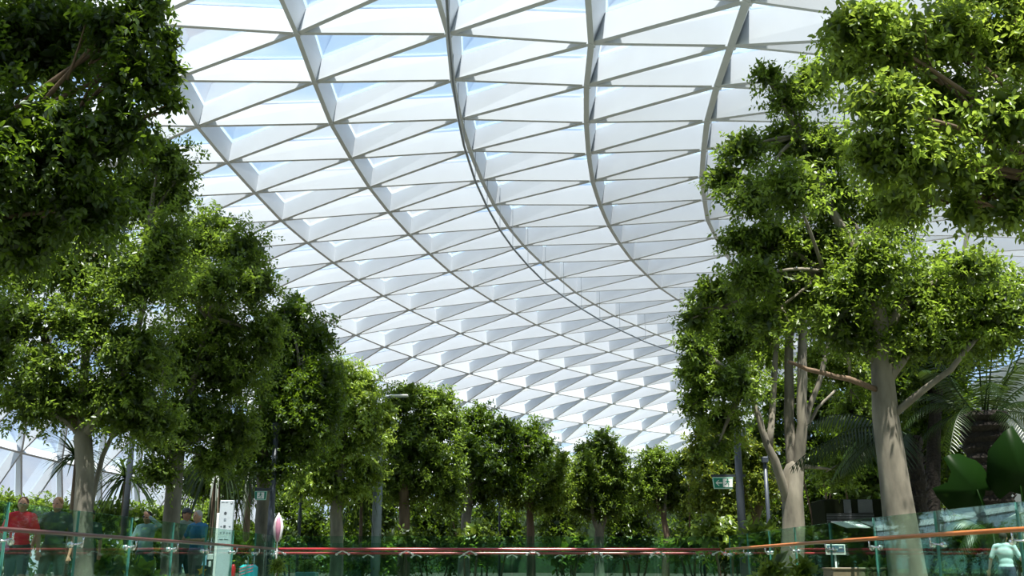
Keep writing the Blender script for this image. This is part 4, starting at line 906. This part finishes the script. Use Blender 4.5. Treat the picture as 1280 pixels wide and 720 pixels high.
# kiosk behind the big right trunk: dark panelled box, slatted grille, pale awnings
def kiosk():
    y = 21.5; x0 = at(1034, 650, y).x; x1 = at(1108, 650, y).x; zt = at(1060, 623.5, y).z; zg = at(1060, 641.5, y).z; zb = at(1060, 653, y).z
    root = empty('kiosk', ((x0 + x1) / 2, y, 0)); tag(root, 'dark panelled kiosk with a slatted grille and pale awning behind the big leaning trunk', 'kiosk')
    cx = (x0 + x1) / 2; w = x1 - x0; dk = mat('dark olive panel', (.012, .015, .007), .9, spec=.05); gy = mat('grey panel', (.11, .12, .12), .8, spec=.1)
    mb = MB(); mb.bbox((0, .6, zt / 2), (w, 1.0, zt), .02); mb.build('body', dk, root)
    for px_a, px_b in ((1056, 1065), (1074, 1092)):
        a = at(px_a, 630, y).x - cx; b = at(px_b, 630, y).x - cx; mb = MB(); mb.bbox(((a + b) / 2, .08, (zt + zg) / 2), (b - a, .03, zt - zg - .02), .004); mb.build('grey_panel', gy, root)
    for k in range(6):
        z = zb + (zg - zb) * (k + .5) / 6; mb = MB(); mb.bbox((-.1, .07, z), (w * .8, .04, (zg - zb) / 11), .003); mb.build('grille_slat', gy, root)
    for a_, b_, in ((1038, 1070), (1075, 1106)):
        a = at(a_, 655, y).x - cx; b = at(b_, 655, y).x - cx; mb = MB()
        mb.add([(a, -.05, zb), (b, -.05, zb), (b + .1, -.55, zb - .13), (a + .15, -.55, zb - .13), (a, -.05, zb + .02), (b, -.05, zb + .02), (b + .1, -.55, zb - .11), (a + .15, -.55, zb - .11)], [(3, 2, 1, 0), (4, 5, 6, 7), (0, 1, 5, 4), (1, 2, 6, 5), (2, 3, 7, 6), (3, 0, 4, 7)]); mb.build('awning', M['white'], root)
kiosk()

def suitcase():
    y = 18.2; c = at(311, 712, y); root = empty('suitcase', (c.x, y, 0)); tag(root, 'cyan hard suitcase with pink stripes by the third left trunk', 'suitcase')
    cy = mat('cyan shell', (.02, .55, .60), .35, var=.04); pk = mat('pink stripe', (.75, .3, .35), .4)
    mb = MB(); mb.bbox((0, 0, .38), (.24, .36, .60), .04); bo = mb.build('shell', cy, root)
    for k in range(3):
        mb = MB(); mb.prism([(-.115, .50 + k * .05), (.115, .57 + k * .05), (.115, .59 + k * .05), (-.115, .52 + k * .05)], (0, -.181, 0), Vector((1, 0, 0)), Vector((0, 0, 1)), Vector((0, -1, 0)), .003); mb.build('stripe', pk, bo)
    for sx in (-.09, .09):
        for sy in (-.13, .13): mb = MB(); mb.tube([(sx - .015, sy, .04), (sx + .015, sy, .04)], .04, 12); mb.build('wheel', M['ink'], root, True)
    mb = MB(); mb.tube([(-.05, .12, .66), (-.05, .12, .82), (.05, .12, .82), (.05, .12, .66)], .009, 6); mb.build('handle', M['chrome'], root, True)
suitcase()
def extinguisher():
    y = 18.4; c = at(291.5, 710, y); root = empty('fire_extinguisher', (c.x, y, .50)); tag(root, 'small red fire extinguisher on a dark post right of the sign pylon', 'fire extinguisher')
    rd = mat('extinguisher red', (.6, .02, .03), .3, var=.03)
    mb = MB(); mb.tube([(0, 0, -.22), (0, 0, -.21), (0, 0, .12), (0, 0, .16), (0, 0, .19)], [.03, .045, .045, .035, .015], 14); mb.build('cylinder', rd, root, True)
    mb = MB(); mb.tube([(0, 0, .19), (0, 0, .22)], .012, 8); mb.box((.02, 0, .225), (.07, .015, .012)); mb.build('valve', M['ink'], root)
    mb = MB(); mb.tube([(0, .06, -.5), (0, .06, .1)], .015, 8); mb.box((0, .05, .0), (.06, .03, .05)); mb.build('mounting_post', M['pole'], root)
extinguisher()
def thin_post():
    y = 17.5; c = at(262.5, 700, y); z1 = at(262, 672, y).z; root = empty('barrier_post', (c.x, y, 0)); tag(root, 'thin dark post with two small white boxes left of the sign pylon', 'post')
    mb = MB(); mb.tube([(0, 0, 0), (0, 0, z1)], .014, 8); mb.build('pole', M['pole'], root, True)
    for py, w, h in ((696, .09, .09), (705, .04, .09)):
        mb = MB(); mb.bbox((.01, -.03, at(262, py, y).z), (w, .04, h), .008); mb.build('white_box', M['white'], root)
thin_post()
def star_panel():
    y = 18.6; c = at(253, 712, y); root = empty('display_panel', (c.x, y, 0)); tag(root, 'low dark panel with a golden star shape left of the sign pylon', 'panel')
    zc = c.z; mb = MB(); mb.bbox((0, 0, zc / 2 + .06), (.24, .03, zc + .02), .006); pn = mb.build('panel', M['ink'], root)
    st = [((.09 if k % 2 == 0 else .042) * math.sin(k * PI / 5), (.09 if k % 2 == 0 else .042) * math.cos(k * PI / 5)) for k in range(10)]
    mb = MB(); mb.prism(st, (0, -.016, zc - .02), Vector((1, 0, 0)), Vector((0, 0, 1)), Vector((0, -1, 0)), .008); mb.build('star', mat('golden yellow', (.8, .45, .05), .4), pn)
    mb = MB(); mb.bbox((0, 0, .02), (.26, .2, .04), .006); mb.build('foot', M['ink'], root)
star_panel()
def parasol():
    y = 19.6; c = at(343, 680, y); root = empty('folded_parasol', (c.x + .05, y, 0)); tag(root, 'folded pink, white and black fabric parasol standing right of the left lamp post', 'parasol')
    zt = at(345, 641, y).z; zb = at(341, 677, y).z
    mb = MB(); mb.tube([(0, 0, 0), (0, 0, zt)], .012, 8); mb.build('pole', M['white'], root, True)
    mb = MB(); mb.tube([(0, 0, 0), (0, 0, .05)], [.16, .14], 16); mb.build('base', M['ink'], root, True)
    for k, (mname, col, a) in enumerate((('pink cloth', (.75, .42, .5), 2.9), ('white cloth', (.8, .78, .76), .3), ('black cloth', (.03, .03, .035), 1.2), ('rose cloth', (.6, .25, .35), -1.4), ('cream cloth', (.8, .7, .68), -2.4))):
        m = mat(mname, col, .8); mb = MB(); d = Vector((math.cos(a), math.sin(a), 0)) * .045
        mb.tube([Vector((0, 0, zt - .02)), Vector((0, 0, zt - .12)) + d * .7, Vector((0, 0, (zt + zb) / 2)) + d * 1.1, Vector((0, 0, zb + .08)) + d * .9, Vector((0, 0, zb)) + d * .5], [.01, .038, .052, .034, .008], 8)
        mb.build('canopy_fold', m, root, True)
parasol()
def topiary():
    y = 19.0; c = at(345, 707, y); root = empty('potted_topiary', (c.x + .02, y, 0)); tag(root, 'small pale green ball-shaped tree in a pot behind the near red handrail', 'potted plant')
    mb = MB(); mb.tube([(0, 0, 0), (0, 0, .02), (0, 0, .28), (0, 0, .30)], [.10, .11, .15, .16], 16); mb.build('pot', M['ink_grey'], root, True)
    mb = MB(); mb.tube([(0, 0, .25), (.01, 0, .60)], .012, 6); mb.build('stem', M['bark_brown'], root, True)
    foliage('foliage', [((0, 0, c.z), (.14, .14, .13))], .028, M['leaf_light'], root, 5, dens=1.1, tone_bias=.3)
topiary()
# glass display box low behind the near red rail
def planter_glass(px, y, label):
    c = at(px, 712, y); root = empty('planter_tub', (c.x, y, 0)); tag(root, label, 'planter')
    mb = MB(); mb.bbox((0, 0, .27), (.42, .42, .54), .02); mb.build('tub', mat('teal glazed tub', (.10, .30, .27), .3), root)
    foliage('foliage', [((0, 0, .64), (.24, .2, .13))], .05, M['leaf_mid'], root, 8, dens=.8)
planter_glass(384, 22.5, 'teal square plant tub between the two glass balustrades near the topiary')

# ------------------------------------------------------------------ people
def remesh(name, caps, ells, mt, parent, vox=.012, smooth=4):
    mb = MB()
    for pts, rad in caps:
        mb.tube(pts, rad, 12)
        for p, r in zip(pts, rad): mb.ell(tuple(p), (r, r, r), 12, 8)
    for c, r in ells: mb.ell(c, r, 18, 12)
    me = bpy.data.meshes.new(name); me.from_pydata(mb.v, [], mb.f)
    o = bpy.data.objects.new(name, me); COL.objects.link(o)
    md = o.modifiers.new('r', 'REMESH'); md.mode = 'VOXEL'; md.voxel_size = vox; md.use_smooth_shade = True
    sm = o.modifiers.new('s', 'SMOOTH'); sm.factor = .5; sm.iterations = smooth
    dg = bpy.context.evaluated_depsgraph_get(); dg.update()
    me2 = bpy.data.meshes.new_from_object(o.evaluated_get(dg)); bpy.data.objects.remove(o); me2.name = name
    ob = link(name, me2, mt, parent); me2.polygons.foreach_set('use_smooth', [True] * len(me2.polygons)); return ob

def person(label, loc, rz, H, arms, cols, hair='short', cap=False, sleeves='short', shorts=True, stride=.12, head=(0, 0), female=False, glasses=False):
    """arms: for left and right (elbow, wrist) in body space, x right, y back, z up, metres for a 1.7 m figure"""
    k = H / 1.7; root = empty('person', loc, rz); tag(root, label, 'person', None)
    V = lambda x, y, z: Vector((x * k, y * k, z * k))
    sw = .165 if female else .185; hx, hy = head
    skin, shirt, legs_m, hair_m, shoe = cols
    hc = V(hx * .4, -.015 + hy * .5, 1.585)
    caps = [([V(0, 0, 1.38), V(hx * .2, hy * .2, 1.50)], [.055 * k, .052 * k]), ([V(-sw, 0, 1.395), V(0, .01, 1.42), V(sw, 0, 1.395)], [.05 * k, .07 * k, .05 * k])]
    ells = [((0, 0, 1.27 * k), ((.15 if female else .165) * k, .10 * k, .18 * k)), ((0, 0, 1.08 * k), (.13 * k, .095 * k, .14 * k)), ((0, .01 * k, .95 * k), (.155 * k, .11 * k, .12 * k)),
            (tuple(hc), (.073 * k, .092 * k, .112 * k)), (tuple(hc + V(0, -.02, -.055)), (.052 * k, .065 * k, .062 * k)), (tuple(hc + V(0, -.094, -.015)), (.013 * k, .02 * k, .022 * k)),
            (tuple(hc + V(.074, .005, -.01)), (.01 * k, .02 * k, .03 * k)), (tuple(hc + V(-.074, .005, -.01)), (.01 * k, .02 * k, .03 * k))]
    legs = []
    for s in (-1, 1):
        f = -stride * s
        hip, knee, ank = V(.085 * s, .01, .92), V(.095 * s, f * .55 - .02, .50), V(.10 * s, f + .02, .09)
        legs.append((hip, knee, ank)); caps.append(([hip, hip.lerp(knee, .5), knee, knee.lerp(ank, .35), ank], [.088 * k, .075 * k, .055 * k, .055 * k, .036 * k]))
    arml = []
    for s, (el, wr_) in zip((-1, 1), arms):
        sh = V(sw * s, 0, 1.385); e = V(*el); w_ = V(*wr_); arml.append((sh, e, w_))
        caps.append(([sh, sh.lerp(e, .5), e, e.lerp(w_, .3), w_], [.048 * k, .043 * k, .036 * k, .036 * k, .025 * k]))
        d = (w_ - e).normalized(); side = d.cross(Vector((0, 1, 0))).normalized(); pn = side.cross(d)
        pm = w_ + d * .085 * k
        caps.append(([w_, w_ + d * .045 * k, pm], [.024 * k, .030 * k, .028 * k]))
        for q in range(4):
            b = pm + side * (.027 - .018 * q) * k - d * .012 * k; L = (.066, .076, .070, .055)[q] * k
            m1 = b + d * L * .5 + pn * .004 * k; m2 = b + d * L * .85 + pn * .022 * k
            caps.append(([b, m1, m2], [.0095 * k, .0088 * k, .0078 * k]))
        b = w_ + d * .03 * k + side * .024 * k; caps.append(([b, b + (d * .6 + side * .7) * .032 * k, b + (d * 1.0 + side * .55) * .055 * k], [.012 * k, .0105 * k, .009 * k]))
    remesh('body', caps, ells, skin, root, .0095 * k, 2)
    for s in (-1, 1):
        mb = MB(); mb.ell(tuple(hc + V(.030 * s, -.088, .008)), (.012 * k, .008 * k, .007 * k), 8, 6); mb.build('eye', M['ink'], root, True)
    mb = MB(); mb.ell(tuple(hc + V(0, -.086, -.055)), (.022 * k, .008 * k, .006 * k), 8, 6); mb.build('mouth', LIP, root, True)
    # shirt
    cs = [([V(-sw, 0, 1.395), V(0, .01, 1.42), V(sw, 0, 1.395)], [.062 * k, .078 * k, .062 * k])]
    es = [((0, 0, 1.27 * k), ((.165 if female else .182) * k, .118 * k, .18 * k)), ((0, 0, 1.08 * k), (.15 * k, .115 * k, .15 * k)), ((0, .005, .98 * k), (.165 * k, .122 * k, .09 * k))]
    for sh, e, w_ in arml:
        if sleeves == 'short': cs.append(([sh, sh.lerp(e, .75)], [.062 * k, .055 * k]))
        else: cs.append(([sh, e, e.lerp(w_, .92)], [.062 * k, .05 * k, .036 * k]))
    remesh('shirt', cs, es, shirt, root, .013 * k, 14)
    cs = []
    for hip, knee, ank in legs:
        cs.append(([hip, hip.lerp(knee, .5), knee.lerp(hip, .12) if shorts else knee] + ([] if shorts else [ank]), [.102 * k, .09 * k, .076 * k] + ([] if shorts else [.055 * k])))
    remesh('shorts' if shorts else 'trousers', cs, [((0, .01 * k, .94 * k), (.17 * k, .125 * k, .12 * k))], legs_m, root, .013 * k, 10)
    for hip, knee, ank in legs:
        mb = MB(); a = ank; mb.ell((a.x, a.y - .06 * k, .045 * k), (.048 * k, .135 * k, .045 * k), 12, 8, zmin=-.9); mb.ell((a.x, a.y + .0, .07 * k), (.045 * k, .055 * k, .06 * k), 12, 8); mb.build('shoe', shoe, root, True)
    hl = [((hc.x, hc.y + .016 * k, hc.z + .030 * k), (.082 * k, .092 * k, .092 * k)), ((hc.x, hc.y + .045 * k, hc.z - .03 * k), (.068 * k, .055 * k, .07 * k))]
    hcaps = []
    if hair == 'tied': hl.append(((hc.x, hc.y + .115 * k, hc.z + .03 * k), (.035 * k, .04 * k, .04 * k)))
    remesh('hair', hcaps, hl, hair_m, root, .010 * k, 2)
    if cap:
        mb = MB(); mb.ell((hc.x, hc.y + .005, hc.z + .045 * k), (.086 * k, .102 * k, .085 * k), 16, 8, zmin=-.15); mb.build('cap', M['ink'], root, True)
        mb = MB(); mb.ell((hc.x, hc.y - .11 * k, hc.z + .035 * k), (.065 * k, .07 * k, .010 * k), 14, 6); mb.build('cap_peak', M['ink'], root, True)
    if glasses:
        mb = MB(); mb.ell(tuple(hc + V(-.032, -.096, .008)), (.026 * k, .008 * k, .02 * k), 10, 6); mb.ell(tuple(hc + V(.032, -.096, .008)), (.026 * k, .008 * k, .02 * k), 10, 6)
        mb.tube([hc + V(-.074, -.0, .015), hc + V(-.06, -.09, .012), hc + V(.06, -.09, .012), hc + V(.074, 0, .015)], .004 * k, 5); mb.build('sunglasses', M['ink'], root, True)
    return root
LIP = mat('lip', (.45, .16, .13), .5)
sk1 = mat('warm skin', (.52, .29, .19), .5, var=.05); sk2 = mat('tanned skin', (.42, .22, .13), .5, var=.05)
cl = lambda n, c: mat(n, c, .85, var=.08, scale=14)
hb = cl('brown hair', (.10, .05, .025)); hd_ = cl('dark hair', (.02, .015, .012)); hg = cl('grey hair', (.42, .41, .40)); hs = cl('sandy hair', (.28, .16, .07))
shoe = mat('light grey shoes', (.4, .4, .4), .6)
dn = ((-.27, .02, 1.10), (-.29, -.07, .86)); dnr = ((.27, .02, 1.10), (.29, -.07, .86))
P_ = lambda px, y: (at(px, 690, y).x, y, 0)
person('woman in a bright red t-shirt and dark shorts walking at the far left', P_(22, 17.0), .35, 1.73, (dn, dnr), (sk1, cl('bright red cotton', (.92, .02, .06)), cl('dark grey cotton', (.06, .06, .06)), hb, shoe), hair='tied', female=True, stride=.2)
person('man in a dark grey t-shirt and khaki shorts walking with both arms down', P_(66, 17.4), .0, 1.75, (((-.30, .03, 1.10), (-.34, -.05, .87)), ((.30, .03, 1.10), (.35, -.05, .87))), (sk1, cl('dark grey green cotton', (.08, .11, .115)), cl('olive khaki cotton', (.14, .15, .09)), hs, shoe), stride=-.16)
person('person almost hidden behind the nearest left trunk, only forearm showing', P_(108.5, 18.6), .1, 1.62, (dn, ((.22, .0, 1.12), (.25, -.12, .92))), (sk2, cl('dark teal cotton', (.03, .09, .08)), cl('dark green cotton', (.03, .06, .05)), hd_, shoe), female=True)
person('person in a pale blue long-sleeved shirt shading their eyes with one hand', P_(181, 19.6), -.15, 1.63, (((-.27, -.05, 1.12), (-.25, -.12, .92)), ((.32, -.10, 1.42), (.10, -.14, 1.60))), (sk2, cl('pale blue cotton', (.28, .40, .42)), cl('dark teal trousers', (.03, .08, .08)), hd_, shoe), sleeves='long', shorts=False, glasses=True, female=True)
person('man in a black peaked cap and grey green t-shirt beside the second left trunk', P_(229, 20.6), 1.1, 1.74, (dn, ((.24, -.10, 1.12), (.12, -.28, 1.10))), (sk2, cl('grey green cotton', (.20, .27, .22)), cl('dark blue green cotton', (.03, .06, .07)), hd_, shoe), cap=True)
person('grey-haired man in a blue t-shirt bowing his head beside the sign pylon', P_(245, 19.8), -.5, 1.66, (((-.25, -.08, 1.14), (-.08, -.26, 1.16)), ((.25, -.08, 1.14), (.06, -.26, 1.14))), (sk1, cl('strong blue cotton', (.03, .17, .33)), cl('grey cotton', (.16, .15, .14)), hg, shoe), head=(0, -.03))
person('child in a pale blue t-shirt with dark hair beyond the right balustrade', P_(1256, 15.2), 2.5, 1.12, (((-.30, -.02, 1.14), (-.38, -.16, 1.0)), ((.30, .02, 1.12), (.36, -.05, .92))), (sk2, cl('pale blue white cotton', (.50, .66, .68)), cl('navy cotton', (.04, .05, .09)), hd_, shoe))
def bag(label, loc, m, s):
    root = empty('handbag', loc); tag(root, label, 'bag'); mb = MB(); mb.bbox((0, 0, 0), (.2 * s, .08 * s, .24 * s), .03 * s); mb.build('body', m, root); mb = MB(); mb.tube([(-.06 * s, 0, .11 * s), (-.05 * s, 0, .24 * s), (.05 * s, 0, .24 * s), (.06 * s, 0, .11 * s)], .008, 6); mb.build('strap', m, root, True)
p4 = at(161.5, 704, 19.45); bag('small pale green bag in the hand of the person shading their eyes', (p4.x, 19.45, p4.z), mat('pale green bag', (.45, .55, .35), .6), .8)
p1 = at(6.5, 681, 16.9); bag('pink and violet bag on the left hip of the woman in red', (p1.x, 16.9, p1.z), mat('pink violet bag', (.7, .22, .42), .6, var=.5, scale=12), .9)
